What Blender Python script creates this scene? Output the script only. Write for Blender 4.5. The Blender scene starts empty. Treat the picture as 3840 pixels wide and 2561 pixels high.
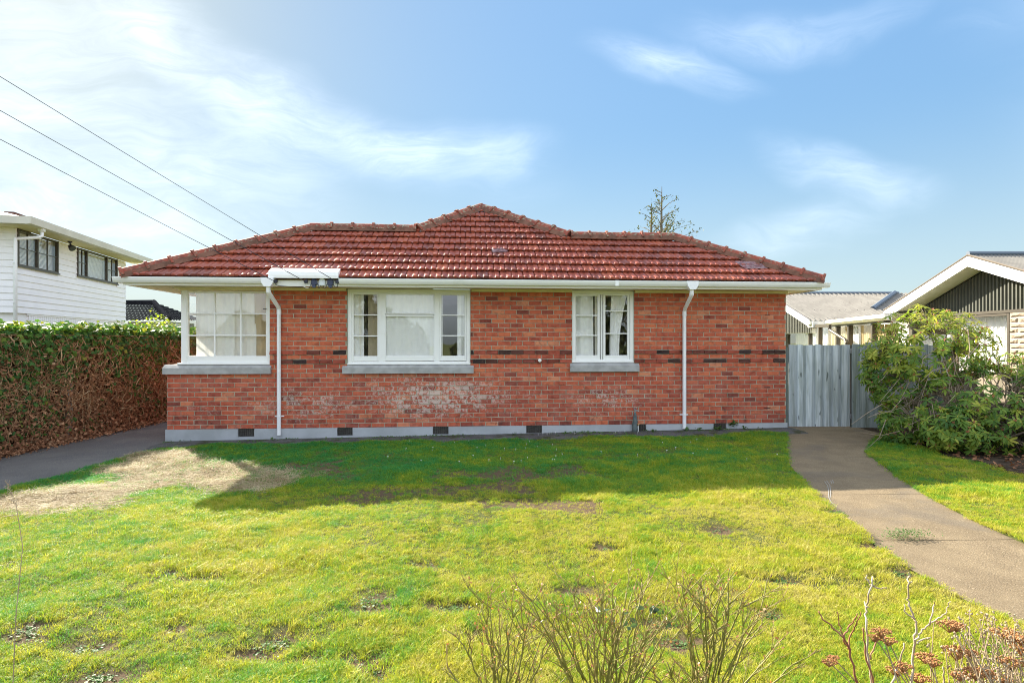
import bpy, bmesh, math, random
import numpy as np
from mathutils import Vector, Matrix, Euler
random.seed(7); rng = np.random.default_rng(7)
R = math.radians
sc = bpy.context.scene
C = sc.collection

# ------------------------------------------------------------------ camera
F = 2133.0; CAMZ = 1.8                 # focal length in photo pixels (3840 wide), eye height
cam_d = bpy.data.cameras.new('camera'); cam = bpy.data.objects.new('camera', cam_d); C.objects.link(cam)
cam.location = (0, 0, CAMZ); cam.rotation_euler = (R(90), 0, 0)
cam_d.sensor_width = 36; cam_d.lens = F/3840*36; cam_d.clip_end = 2000; cam_d.clip_start = .05
sc.camera = cam

# ------------------------------------------------------------------ sun, sky, exposure
SUN_AZ = 43.5      # degrees left of the view direction, behind the house
SUN_EL = 30.0
sd = bpy.data.lights.new('sun', 'SUN'); sun = bpy.data.objects.new('sun', sd); C.objects.link(sun)
sd.energy = 2.25; sd.angle = R(.5); sd.color = (1, .91, .76)
S = Vector((-math.sin(R(SUN_AZ))*math.cos(R(SUN_EL)), math.cos(R(SUN_AZ))*math.cos(R(SUN_EL)), math.sin(R(SUN_EL))))
sun.rotation_euler = S.to_track_quat('Z', 'Y').to_euler()
sun.location = (-30, 40, 40)
sc.view_settings.view_transform = 'Standard'; sc.view_settings.look = 'None'
sc.view_settings.gamma = 1; sc.view_settings.use_curve_mapping = False
sc.view_settings.exposure = 3.05
sc.render.engine = 'CYCLES'
sc.cycles.max_bounces = 8; sc.cycles.transparent_max_bounces = 16; sc.cycles.use_denoising = True; sc.cycles.denoiser = 'OPENIMAGEDENOISE'; sc.cycles.denoising_prefilter = 'NONE'; sc.cycles.use_adaptive_sampling = False
sc.cycles.sample_clamp_indirect = .9
sc.cycles.filter_width = 1.0

world = bpy.data.worlds.new('World'); sc.world = world; world.use_nodes = True

class NT:
    def __init__(s, tree): s.t = tree; s.n = tree.nodes; s.n.clear()
    def __call__(s, typ, ins=None, **props):
        nd = s.n.new(typ)
        for k, v in props.items(): setattr(nd, k, v)
        for k, v in (ins or {}).items(): s.set(nd.inputs[k], v)
        return nd
    def set(s, sock, v):
        if hasattr(v, 'outputs'): s.t.links.new(v.outputs[0], sock)
        elif hasattr(v, 'is_output'): s.t.links.new(v, sock)
        else: sock.default_value = v
    def math(s, op, a, b=0.0, clamp=False):
        return s('ShaderNodeMath', {0: a, 1: b}, operation=op, use_clamp=clamp)
    def mix(s, f, a, b, mode='MIX'):
        nd = s('ShaderNodeMix', data_type='RGBA', blend_type=mode)
        s.set(nd.inputs[0], f); s.set(nd.inputs[6], a); s.set(nd.inputs[7], b)
        return nd.outputs[2]
    def noise(s, vec, scale, detail=4, rough=.55, dist=0.0):
        nd = s('ShaderNodeTexNoise', {'Scale': scale, 'Detail': detail, 'Roughness': rough, 'Distortion': dist})
        if vec is not None: s.set(nd.inputs['Vector'], vec)
        return nd.outputs['Fac']
    def ramp(s, f, stops):
        nd = s('ShaderNodeValToRGB'); s.set(nd.inputs[0], f)
        e = nd.color_ramp.elements
        while len(e) < len(stops): e.new(.5)
        for el, (p, c) in zip(e, stops): el.position = p; el.color = c if len(c) == 4 else (*c, 1)
        return nd.outputs[0]
    def mapr(s, v, a, b, c=0.0, d=1.0, smooth=True):
        nd = s('ShaderNodeMapRange', {0: v, 1: a, 2: b, 3: c, 4: d}, interpolation_type='SMOOTHSTEP' if smooth else 'LINEAR')
        return nd.outputs[0]
def c4(c): return (*c, 1) if len(c) == 3 else c

# sky: Nishita plus wisps of cirrus placed by direction
N = NT(world.node_tree)
sky = N('ShaderNodeTexSky', sky_type='NISHITA', sun_disc=False, sun_elevation=R(SUN_EL), sun_rotation=R(-SUN_AZ),
        altitude=0.0, air_density=1.0, dust_density=.7, ozone_density=2.0)
tc = N('ShaderNodeTexCoord')
sep = N('ShaderNodeSeparateXYZ', {0: tc.outputs['Generated']})
ysafe = N.math('MAXIMUM', sep.outputs[1], .12)
ga = N.math('DIVIDE', sep.outputs[0], ysafe); gb = N.math('DIVIDE', sep.outputs[2], ysafe)
gn = N('ShaderNodeCombineXYZ', {0: ga, 1: gb, 2: sep.outputs[1]})
warp = N('ShaderNodeTexNoise', {'Vector': gn, 'Scale': 2.2, 'Detail': 3})
wv = N('ShaderNodeVectorMath', {0: warp.outputs['Color'], 1: (.5, .5, .5)}, operation='SUBTRACT')
wv = N('ShaderNodeVectorMath', {0: wv, 3: .22}, operation='SCALE')
gw = N('ShaderNodeVectorMath', {0: gn, 1: wv}, operation='ADD')
cover = None
# (px, py, half length, half height, tilt degrees, strength)
for (px, py, rx, ry, rot, amp) in [
        (0, 250, 1500, 700, 30, .55), (700, 200, 1000, 260, 42, .7), (1250, 430, 1000, 210, 20, .75), (1680, 530, 480, 160, 4, .85),
        (2540, 260, 420, 110, 4, .85), (3170, 640, 480, 150, 18, .7), (2990, 860, 420, 130, -15, .6), (3000, 70, 600, 130, -8, .4),
        (350, 700, 1200, 420, 12, .7), (100, 900, 900, 220, 5, .6), (3700, 120, 300, 80, 0, .15)]:
    mp = N('ShaderNodeMapping', {0: gw, 1: ((px-1920)/F, (1280-py)/F, 0), 2: (0, 0, R(-rot)), 3: (rx/F, ry/F, 1000)}, vector_type='TEXTURE')
    ln = N('ShaderNodeVectorMath', {0: mp}, operation='LENGTH')
    b = N.math('MULTIPLY', N.mapr(ln.outputs['Value'], 1.0, 0.0), amp)
    cover = b if cover is None else N.math('ADD', cover, b)
st = N('ShaderNodeMapping', {0: gw, 2: (0, 0, R(12)), 3: (1.1, 3.0, 1)})
fib = N.noise(st, 2.6, 7, .55, .5)
fib = N.mapr(fib, .28, .74)
# unseen denser cirrus away from the frame, added to lift light in the shade
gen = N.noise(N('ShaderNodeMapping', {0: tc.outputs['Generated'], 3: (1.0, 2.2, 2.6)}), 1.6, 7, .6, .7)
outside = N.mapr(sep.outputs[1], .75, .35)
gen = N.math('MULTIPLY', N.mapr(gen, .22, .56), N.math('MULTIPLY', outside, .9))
dens = N.math('MULTIPLY', cover, N.math('ADD', N.math('MULTIPLY', fib, .55), .16))
dens = N.math('MULTIPLY', dens, N.mapr(N.noise(N('ShaderNodeMapping', {0: gw, 2: (0, 0, R(-28)), 3: (6, 24, 1)}), 1.0, 9, .7, 1.2), .25, .7, .5, 1.2))
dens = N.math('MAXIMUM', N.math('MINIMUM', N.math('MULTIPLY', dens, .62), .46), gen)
dens = N.math('MULTIPLY', dens, N.mapr(sep.outputs[2], -.02, .10))
dens = N.math('MINIMUM', dens, .80)
# evenness put into the sky colour: luminance compressed, glare dimmed, dark blue raised
lum = N('ShaderNodeRGBToBW', {0: sky})
comp = N.math('POWER', N.math('DIVIDE', N.math('MAXIMUM', lum, .05), 2.6), -.72)
skyb = N('ShaderNodeVectorMath', {0: sky, 3: comp}, operation='SCALE')
skyb = N.mix(1.0, skyb.outputs[0], (.425, .50, .495, 1), 'MULTIPLY')
hz = N.mapr(sep.outputs[2], .36, -.02, 0.0, .62)
pale = N.mix(hz, skyb, (1.95, 2.3, 2.5, 1))
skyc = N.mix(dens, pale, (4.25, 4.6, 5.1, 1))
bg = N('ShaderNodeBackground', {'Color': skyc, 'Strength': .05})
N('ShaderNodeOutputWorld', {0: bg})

# ------------------------------------------------------------------ projection helpers (measuring, photo pixels -> places)
def gz(x, y=0): return .01*np.clip(x, -8, 8)          # gentle fall of the section
def ground_pt(px, py):
    z = 0.
    for _ in range(12):
        Y = (CAMZ-z)*F/(py-1280.5); X = (px-1920)/F*Y; z = float(gz(X))
    return X, Y
class Frame:
    """a vertical wall: x along it, y into the building, z up"""
    def __init__(s, ox, oy, ang): s.o = Vector((ox, oy, 0)); s.a = ang; s.c, s.s = math.cos(ang), math.sin(ang)
    def proj(s, px, py, w=0.0):
        dx = (px-1920)/F
        # point = t*(dx,1); into = (-s,c)
        t = (w + (-s.s*s.o.x + s.c*s.o.y))/(-s.s*dx + s.c)
        X, Y = t*dx, t
        return ((X-s.o.x)*s.c+(Y-s.o.y)*s.s, CAMZ+(1280.5-py)/F*t)
    def u(s, px, w=0.0): return s.proj(px, 1280, w)[0]
    def z(s, px, py, w=0.0): return s.proj(px, py, w)[1]
    def world(s, u, w, z): return Vector((s.o.x+u*s.c-w*s.s, s.o.y+u*s.s+w*s.c, z))
    def local(s, p): d = p-s.o; return Vector((d.x*s.c+d.y*s.s, -d.x*s.s+d.y*s.c, p.z))

# ------------------------------------------------------------------ mesh helpers
class MB:
    def __init__(s): s.v = []; s.f = []; s.m = []; s.t = []
    def add(s, vs, fs, mi=0, tone=0.0):
        o = len(s.v); s.v.extend(tuple(v) for v in vs)
        for f in fs: s.f.append([i+o for i in f]); s.m.append(mi); s.t.append(tone)
    def box(s, x0, x1, y0, y1, z0, z1, mi=0, tone=0.0, ch=0.0, M=None):
        """ch chamfers the four edges of the face at y0"""
        if ch > 0:
            vs = [(x0+ch, y0, z0+ch), (x1-ch, y0, z0+ch), (x1-ch, y0, z1-ch), (x0+ch, y0, z1-ch),
                  (x0, y0+ch, z0), (x1, y0+ch, z0), (x1, y0+ch, z1), (x0, y0+ch, z1),
                  (x0, y1, z0), (x1, y1, z0), (x1, y1, z1), (x0, y1, z1)]
            fs = [(0, 1, 2, 3), (0, 4, 5, 1), (1, 5, 6, 2), (2, 6, 7, 3), (3, 7, 4, 0),
                  (4, 8, 9, 5), (5, 9, 10, 6), (6, 10, 11, 7), (7, 11, 8, 4), (8, 11, 10, 9)]
        else:
            vs = [(x0, y0, z0), (x1, y0, z0), (x1, y1, z0), (x0, y1, z0), (x0, y0, z1), (x1, y0, z1), (x1, y1, z1), (x0, y1, z1)]
            fs = [(0, 3, 2, 1), (4, 5, 6, 7), (0, 1, 5, 4), (1, 2, 6, 5), (2, 3, 7, 6), (3, 0, 4, 7)]
        if M is not None: vs = [M @ Vector(v) for v in vs]
        s.add(vs, fs, mi, tone)
    def tube(s, pts, rad, n=6, mi=0, tone=0.0, cap=True):
        pts = [Vector(p) for p in pts]
        if not hasattr(rad, '__len__'): rad = [rad]*len(pts)
        o = len(s.v); up = None
        for i, p in enumerate(pts):
            d = (pts[min(i+1, len(pts)-1)]-pts[max(i-1, 0)])
            if d.length < 1e-9: d = Vector((0, 0, 1))
            d.normalize()
            a = d.orthogonal().normalized() if up is None else (up - d*up.dot(d))
            if a.length < 1e-6: a = d.orthogonal()
            a.normalize(); up = a; b = d.cross(a)
            for k in range(n):
                t = 2*math.pi*k/n
                s.v.append(tuple(p+(a*math.cos(t)+b*math.sin(t))*rad[i]))
        for i in range(len(pts)-1):
            for k in range(n):
                s.f.append([o+i*n+k, o+i*n+(k+1) % n, o+(i+1)*n+(k+1) % n, o+(i+1)*n+k]); s.m.append(mi); s.t.append(tone)
        if cap:
            s.f.append([o+k for k in range(n)][::-1]); s.m.append(mi); s.t.append(tone)
            s.f.append([o+(len(pts)-1)*n+k for k in range(n)]); s.m.append(mi); s.t.append(tone)
    def prism(s, poly, a, b, axis='x', mi=0, tone=0.0):
        """extrude a 2D polygon (list of pairs) between a and b along axis"""
        n = len(poly)
        def P(p, t): return {'x': (t, p[0], p[1]), 'y': (p[0], t, p[1]), 'z': (p[0], p[1], t)}[axis]
        vs = [P(p, a) for p in poly]+[P(p, b) for p in poly]
        fs = [list(range(n))[::-1], [n+i for i in range(n)]]+[(i, (i+1) % n, n+(i+1) % n, n+i) for i in range(n)]
        s.add(vs, fs, mi, tone)
    def mesh(s, name, mats):
        me = bpy.data.meshes.new(name); me.from_pydata(s.v, [], s.f)
        for m in (mats if isinstance(mats, (list, tuple)) else [mats]): me.materials.append(m)
        if any(s.m): me.polygons.foreach_set('material_index', s.m)
        if any(s.t):
            at = me.attributes.new('tone', 'FLOAT', 'FACE'); at.data.foreach_set('value', s.t)
        me.update(); return me
    def build(s, name, mats, parent=None, smooth=False, recalc=True, **kw):
        me = s.mesh(name, mats)
        if recalc and len(s.f) < 60000:
            bm = bmesh.new(); bm.from_mesh(me); bmesh.ops.recalc_face_normals(bm, faces=bm.faces); bm.to_mesh(me); bm.free()
        if smooth: me.shade_smooth()
        return link(name, me, parent, **kw)
def link(name, data, parent=None, **kw):
    o = bpy.data.objects.new(name, data); C.objects.link(o)
    if parent is not None: o.parent = parent
    for k, v in kw.items(): o[k] = v
    return o
def tag(o, label=None, category=None, group=None, kind=None):
    for k, v in (('label', label), ('category', category), ('group', group), ('kind', kind)):
        if v: o[k] = v
    return o
def empty(name, loc, rz=0.0, **kw):
    o = link(name, None, None); o.location = loc; o.rotation_euler = (0, 0, rz); o.empty_display_size = .2
    return tag(o, **kw)
def np_mesh(name, base_v, base_f, M, pos, mats, parent=None, tone=None, smooth=False, **kw):
    """many copies of one small shape joined: M (n,3,3), pos (n,3)"""
    bv = np.asarray(base_v, float); n = len(pos); k = len(bv)
    V = np.einsum('nij,kj->nki', M, bv)+pos[:, None, :]
    V = V.reshape(-1, 3)
    lens = [len(f) for f in base_f]; flat = np.concatenate([np.asarray(f) for f in base_f])
    loops = (flat[None, :]+(np.arange(n)*k)[:, None]).reshape(-1)
    tot = np.tile(lens, n); start = np.concatenate([[0], np.cumsum(tot)[:-1]])
    me = bpy.data.meshes.new(name)
    me.vertices.add(len(V)); me.vertices.foreach_set('co', V.reshape(-1))
    me.loops.add(len(loops)); me.loops.foreach_set('vertex_index', loops.astype(np.int32))
    me.polygons.add(len(tot)); me.polygons.foreach_set('loop_start', start.astype(np.int32))
    try: me.polygons.foreach_set('loop_total', tot.astype(np.int32))
    except Exception: pass
    for m in (mats if isinstance(mats, (list, tuple)) else [mats]): me.materials.append(m)
    if tone is not None:
        at = me.attributes.new('tone', 'FLOAT', 'FACE'); at.data.foreach_set('value', np.repeat(tone, len(lens)).astype(np.float32))
    me.update(calc_edges=True); me.validate()
    if smooth: me.shade_smooth()
    return link(name, me, parent, **kw)
def frames(zdir, spin, xscale=1.0):
    """(n,3,3) rotations: local z -> zdir, spun about it"""
    z = zdir/np.linalg.norm(zdir, axis=1, keepdims=True)
    a = np.where(np.abs(z[:, 2:3]) < .9, np.array([[0., 0, 1]]), np.array([[1., 0, 0]]))
    x = np.cross(a, z); x /= np.linalg.norm(x, axis=1, keepdims=True); y = np.cross(z, x)
    c, s_ = np.cos(spin)[:, None], np.sin(spin)[:, None]
    X = x*c+y*s_; Y = -x*s_+y*c
    return np.stack([X, Y, z], axis=2)

# ------------------------------------------------------------------ materials
def material(name):
    m = bpy.data.materials.new(name); m.use_nodes = True
    return m, NT(m.node_tree)
def tone_of(N):
    a = N('ShaderNodeAttribute', attribute_type='OBJECT', attribute_name='tone')
    b = N('ShaderNodeAttribute', attribute_type='GEOMETRY', attribute_name='tone')
    return N.math('ADD', a.outputs['Fac'], b.outputs['Fac'])
def finish(N, col, rough=.6, spec=.4, bump=None, bstr=.3, bdist=.01, trans=0.0, tcol=None, metal=0.0, coat=0.0):
    p = N('ShaderNodeBsdfPrincipled', {'Roughness': rough, 'Specular IOR Level': spec, 'Metallic': metal})
    if coat: p.inputs['Coat Weight'].default_value = coat; p.inputs['Coat Roughness'].default_value = .15
    N.set(p.inputs['Base Color'], c4(col) if isinstance(col, tuple) else col)
    if bump is not None:
        b = N('ShaderNodeBump', {'Strength': bstr, 'Distance': bdist, 'Height': bump}); N.set(p.inputs['Normal'], b)
    out = p
    if trans:
        t = N('ShaderNodeBsdfTranslucent'); tc_ = tcol if tcol is not None else col
        N.set(t.inputs[0], c4(tc_) if isinstance(tc_, tuple) else tc_)
        out = N('ShaderNodeMixShader', {0: trans, 1: p, 2: t})
    N('ShaderNodeOutputMaterial', {0: out})
def plain(name, a, b=None, scale=6.0, rough=.6, spec=.35, bump=0.0, bscale=None, coord='Object', detail=5, lo=.35, hi=.65, metal=0.0, trans=0.0, use_tone=0.0):
    m, N = material(name)
    tcn = N('ShaderNodeTexCoord').outputs[coord] if coord != 'Position' else N('ShaderNodeNewGeometry').outputs['Position']
    col = c4(a)
    if b is not None: col = N.mix(N.mapr(N.noise(tcn, scale, detail), lo, hi), c4(a), c4(b))
    if use_tone:
        t = tone_of(N)
        col = N.mix(1.0, col, N.ramp(t, [(0, (1-use_tone,)*3), (1, (1+use_tone*.6,)*3)]), 'MULTIPLY')
    finish(N, col, rough, spec, N.noise(tcn, bscale or scale*4, 6) if bump else None, bump, trans=trans, metal=metal)
    return m

# ================================================================== BRICK HOUSE
HA = R(4.38); HX, HY = -6.37, 10.5
H = Frame(HX, HY, HA); HL = 11.9
house = empty('brick_house', (HX, HY, 0), HA, label='single-storey red brick house with clay tile roof and white windows behind the lawn', category='house')

def brick_mat():
    m, N = material('brick_clay')
    tc = N('ShaderNodeTexCoord', object=house).outputs['Object']
    t = tone_of(N)
    base = N.ramp(t, [(0, (.022, .020, .024)), (.12, (.075, .04, .034)), (.2, (.24, .06, .042)), (.38, (.41, .092, .056)), (.6, (.53, .125, .066)),
                      (.85, (.61, .175, .082)), (1, (.62, .24, .135))])
    n1 = N.noise(tc, 9, 6, .65, .4)
    col = N.mix(N.mapr(n1, .42, .72), base, N.mix(1.0, base, (.60, .56, .60, 1), 'MULTIPLY'))
    n2 = N.noise(tc, 38, 5, .6)
    col = N.mix(N.mapr(n2, .56, .8, 0, .45), col, (.42, .16, .10, 1))
    # dark splashes low on the wall
    sep = N('ShaderNodeSeparateXYZ', {0: tc})
    low = N.mapr(sep.outputs[2], 1.0, .2)
    n3 = N.noise(tc, 7, 7, .7, .5)
    col = N.mix(N.math('MULTIPLY', N.mapr(n3, .5, .68, 0, .75), low), col, (.085, .034, .028, 1))
    # salts: white bloom under the middle window, lighter further along
    sal = None
    for (u, z, ru, rz, amp) in [(4.9, .74, 2.6, .72, 1.0), (2.6, .62, 2.0, .6, .75), (8.2, .66, 1.5, .45, .7), (.6, .5, .8, .35, .4), (6.6, .8, 1.4, .5, .35)]:
        mp = N('ShaderNodeMapping', {0: tc, 1: (u, 0, z), 3: (ru, 50, rz)}, vector_type='TEXTURE')
        ln = N('ShaderNodeVectorMath', {0: mp}, operation='LENGTH')
        b = N.math('MULTIPLY', N.mapr(ln.outputs['Value'], 1.0, .1), amp)
        sal = b if sal is None else N.math('MAXIMUM', sal, b)
    n4 = N.noise(tc, 15, 9, .8, .5)
    wn = N('ShaderNodeTexWhiteNoise', {'W': N.math('MULTIPLY', t, 977.0)}, noise_dimensions='1D').outputs['Value']
    n4 = N.math('ADD', n4, N.math('MULTIPLY', N.math('SUBTRACT', wn, .5), .10))
    bloom = N.mapr(N.math('ADD', n4, N.math('MULTIPLY', sal, .15)), .60, .68)
    col = N.mix(N.math('MULTIPLY', N.math('MULTIPLY', bloom, sal), .8), col, (.66, .57, .51, 1))
    bloom2 = N.math('MULTIPLY', N.mapr(sep.outputs[2], 1.45, 1.0), N.mapr(N.noise(tc, 2.6, 7, .68, .6), .45, .68, 0, .22))
    col = N.mix(bloom2, col, (.50, .27, .22, 1))
    finish(N, col, .85, .25, N.noise(tc, 60, 6, .7), .5, .006)
    return m
M_brick = brick_mat()
M_mortar = plain('mortar', (.44, .42, .33), (.28, .26, .19), 5, .9, .1, .4, 60)
M_white = plain('white_paint', (.87, .87, .86), (.80, .79, .76), 3, .45, .4, .08, 40, lo=.5, hi=.8)
M_cream = plain('cream_paint', (.78, .71, .47), (.68, .60, .36), 2.5, .5, .35, .05, 30)
M_soffit = plain('soffit_paint', (.74, .68, .46), (.62, .55, .35), 1.2, .55, .3)
M_gutter = plain('gutter_paint', (.87, .88, .89), (.74, .75, .72), 1.6, .35, .5, lo=.55, hi=.8)
M_pvc = plain('downpipe_plastic', (.88, .89, .92), (.83, .84, .88), 3, .3, .5)
M_sill = plain('sill_concrete', (.42, .42, .42), (.33, .33, .33), 6, .75, .25, .2, 50)
M_plinth = plain('plinth_paint', (.44, .46, .49), (.36, .38, .40), 2.2, .8, .2, .3, 30)
M_dark = plain('dark_void', (.03, .032, .035), (.05, .05, .05), 8, .8, .2)
M_black = plain('black_plastic', (.03, .032, .05), None, rough=.35, spec=.5)
M_room = plain('room_paint', (.80, .76, .68), (.76, .72, .64), 1, .8, .2)
M_carpet = plain('room_carpet', (.55, .46, .36), (.48, .40, .30), 12, .95, .1)
M_metal = plain('galvanised_steel', (.42, .43, .44), (.3, .31, .32), 10, .45, .5, metal=.6)

def glass_mat():
    m, N = material('window_glass')
    tr = N('ShaderNodeBsdfTransparent', {0: (.98, .99, .985, 1)})
    gl = N('ShaderNodeBsdfGlossy', {0: (1, 1, 1, 1), 'Roughness': .01})
    tc = N('ShaderNodeNewGeometry').outputs['Position']
    b = N('ShaderNodeBump', {'Strength': .03, 'Distance': .03, 'Height': N.noise(tc, 3.5, 2)})
    N.set(gl.inputs['Normal'], b)
    lw = N('ShaderNodeLayerWeight', {'Blend': .5})
    fr = N.math('ADD', N.math('MULTIPLY', N.math('POWER', lw.outputs['Facing'], 5.0), .85), .12)
    mx = N('ShaderNodeMixShader', {0: fr, 1: tr, 2: gl})
    N('ShaderNodeOutputMaterial', {0: mx}); return m
M_glass = glass_mat()
def curtain_mat(name, col, tr=.5, alpha=0.0):
    m, N = material(name)
    tc = N('ShaderNodeTexCoord').outputs['Object']
    cc = N.mix(N.noise(tc, 9, 3), c4(col), c4(tuple(x*.88 for x in col)))
    d = N('ShaderNodeBsdfDiffuse', {0: cc}); t = N('ShaderNodeBsdfTranslucent', {0: cc})
    mx = N('ShaderNodeMixShader', {0: tr, 1: d, 2: t})
    if alpha: mx = N('ShaderNodeMixShader', {0: alpha, 1: mx, 2: N('ShaderNodeBsdfTransparent')})
    N('ShaderNodeOutputMaterial', {0: mx}); return m
M_net = curtain_mat('net_curtain', (.93, .92, .90), .04, .0)
M_lit_net = curtain_mat('sheer_curtain', (.95, .93, .88), .18, .0)
M_drape = curtain_mat('drape_cloth', (.62, .52, .36), .35)
M_cream_drape = curtain_mat('cream_drape', (.85, .70, .42), .45)

# openings in the facade, measured as photo pixels
def win_rect(px0, px1, py0, py1, w=0.0):
    return H.u(px0, w), H.u(px1, w), H.z((px0+px1)/2, py1, w), H.z((px0+px1)/2, py0, w)
CW = [H.u(672), H.u(1011), H.z(850, 1402), 2.80]     # corner window (goes round the corner)
MW = [H.u(1302), H.u(1764), H.z(1530, 1400), 2.80]
RW = [H.u(2146), H.u(2378), H.z(2260, 1393), 2.80]
openings = [[-.1, CW[1], CW[2], CW[3]], MW, RW]
Z0 = .175; CH = .0861; NC = 31; BW, BH, BD = .229, .0755, .09
ZT = 2.80

def cut_intervals(z0, z1):
    iv = [(0.0, HL)]
    for (a, b, c, d) in openings:
        if min(z1, d)-max(z0, c) > .02:
            nx = []
            for (p, q) in iv:
                if b <= p or a >= q: nx.append((p, q)); continue
                if a > p: nx.append((p, a))
                if b < q: nx.append((b, q))
            iv = nx
    return iv

# wall core (mortar), recessed behind the brick faces
wb = MB()
us = sorted({0.0, HL, CW[1], MW[0], MW[1], RW[0], RW[1]})
for a, b in zip(us[:-1], us[1:]):
    mid = (a+b)/2; lo, hi = Z0, ZT
    zc = hi
    for op in openings:
        if op[0] < mid < op[1]: zc = op[2]-.005
    wb.box(a, b, .0045, .11, lo, zc)
SIDE_W = 2.2                                            # depth of the corner window round the side
wb.box(.007, .11, .11, 4.4, Z0, CW[2]-.005); wb.box(.007, .11, SIDE_W, 4.4, CW[2]-.005, ZT)
wb.box(HL-.11, HL-.007, .11, 4.4, Z0, ZT); 
RB = [(.7, 3.0)]          # unglazed opening added in the unseen rear wall to let low sun in
def rear(bm_, w0, w1, zlo, zhi, mi=0, x0=.11, x1=HL-.11):
    e_ = [x0]+[q for r in RB for q in r]+[x1]
    for k in range(0, len(e_), 2): bm_.box(e_[k], e_[k+1], w0, w1, zlo, zhi, mi)
    for (p, q) in RB: bm_.box(p, q, w0, w1, zlo, 1.0, mi); bm_.box(p, q, w0, w1, 2.45, zhi, mi)
rear(wb, 4.3, 4.4, Z0, ZT)
wall = wb.build('wall', M_mortar, house)

def brick_mesh(L, hgt=BH, rough=0.0, seed=0):
    b = MB(); b.box(-L/2, L/2, 0, BD, -hgt/2, hgt/2, ch=.004)
    r_ = random.Random(seed)
    b.v = [(x+r_.uniform(-1, 1)*(.0012+rough), y+(r_.uniform(-1, 1)*(.001+rough*2) if y < .02 else 0), z+r_.uniform(-1, 1)*(.0012+rough*.6)) for x, y, z in b.v]
    return b
full_meshes = [brick_mesh(BW, seed=k).mesh('brick', M_brick) for k in range(6)]
bricks = []
for c in range(NC):
    zc = Z0+CH*(c+.5)-.004
    z0, z1 = zc-BH/2, min(zc+BH/2, ZT-.002)
    off = (.0 if c % 2 else .12)+random.uniform(-.008, .008)
    for (p, q) in cut_intervals(zc-BH/2, zc+BH/2):
        k0 = math.floor((p-off)/.24)-1
        for k in range(k0, k0+80):
            a = off+k*.24+.0055+random.uniform(-.002, .002); b = a+BW
            a, b = max(a, p+.003), min(b, q-.003)
            if b-a < .03: continue
            if c in (16, 14):
                tone = random.choice([.06, .12, .14, .17, .2, .24, .3, .36])
                if random.random() < .12: tone = .4
            else:
                hi = .64 if zc > 1.15 else .5
                tone = min(1, max(.2, random.gauss(hi, .12)))
                if random.random() < .03: tone = random.uniform(.19, .3)
                if random.random() < .03: tone = random.uniform(.9, 1)
            bricks.append(((a+b)/2, zc, b-a, z1-z0, tone, c in (16, 14)))
# the 300 largest in the photograph (nearest = leftmost whole bricks) are single parts
whole = [b for b in bricks if b[2] > BW-.02 and not b[5]]
key = lambda b: H.world(b[0], 0, 0).y+abs(b[0]-2)*.0
whole.sort(key=key); single = set(id(b) for b in whole[:300])
rest = MB(); sides = random.Random(3)
for b in bricks:
    if id(b) in single:
        o = link('brick', full_meshes[sides.randrange(6)], wall)
        o.location = (b[0], random.uniform(-.002, .002), b[1]); o['tone'] = float(b[4])
    else:
        bm_ = brick_mesh(b[2], b[3], .006 if b[5] else 0, sides.randrange(10**6))
        pr = random.uniform(-.002, .002)-(.014 if b[5] else 0)
        rest.add([(x+b[0], y+pr, z+b[1]) for x, y, z in bm_.v], bm_.f, 0, b[4])
# side walls laid in the same bond
for c in range(NC):
    zc = Z0+CH*(c+.5)-.004
    if zc > ZT-.03: continue
    for (uu, sgn) in ((0.0, 1), (HL, -1)):
        k = 0
        a = .10 if c % 2 else .22
        while a < 4.2:
            b = min(a+BW, 4.2)
            if not (uu == 0 and a < SIDE_W and zc > CW[2]-.04):
                x0, x1 = (uu, uu+BD) if sgn > 0 else (uu-BD, uu)
                rest.box(x0+.0005, x1-.0005, a+.0, b, zc-BH/2, zc+BH/2, 0, min(1, max(.2, random.gauss(.5, .15))))
            a += .24
tag(rest.build('brickwork', M_brick, wall, recalc=False), kind='stuff')

# plinth with vent openings
vents = [(893, 955, 1612, 1643), (1265, 1323, 1608, 1638), (1623, 1682, 1603, 1632), (1973, 2032, 1597, 1625), (2369, 2422, 1588, 1618), (2674, 2723, 1584, 1609)]
pb = MB(); e = 0.0
vr = [(H.u(a), H.u(b)) for a, b, _, _ in vents]
VZ0, VZ1 = .025, Z0-.004
cuts = [-.02]+[t for v in vr for t in v]+[HL+.02]
for i in range(0, len(cuts), 2): pb.box(cuts[i], cuts[i+1], -.022, .2, -.35, Z0-.003, ch=.0)
for (a, b) in vr: pb.box(a, b, -.022, .2, -.35, VZ0)
pb.box(-.02, .2, .2, 4.4, -.35, Z0-.003); pb.box(HL-.2, HL+.02, .2, 4.4, -.35, Z0-.003); pb.box(.2, HL-.2, 4.2, 4.4, -.35, Z0-.003)
plinth = pb.build('plinth', M_plinth, house)
vm = MB()
w_ = vr[0][1]-vr[0][0]
vm.box(0, w_-.004, .045, .06, 0, VZ1-VZ0-.004)
vent_back = vm.mesh('vent', M_dark)
gm = MB()
for k in range(8): x = .01+k*(w_-.024)/7; gm.tube([(x, .0, 0), (x, .0, VZ1-VZ0-.004)], .0028, 4)
for k in range(12): z = .006+k*(VZ1-VZ0-.016)/11; gm.tube([(0, .004, z), (w_-.004, .004, z)], .0022, 4)
M_vent = plain('vent_steel', (.16, .155, .14), (.10, .08, .06), 30, .6, .4, metal=.3)
grille_me = gm.mesh('grille', M_vent)
for i, (a, b) in enumerate(vr):
    v = link('vent', vent_back, plinth); v.location = (a+.002, 0, VZ0+.002)
    g = link('grille', grille_me, v)
    v.scale = ((b-a)/w_, 1, 1)

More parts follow.
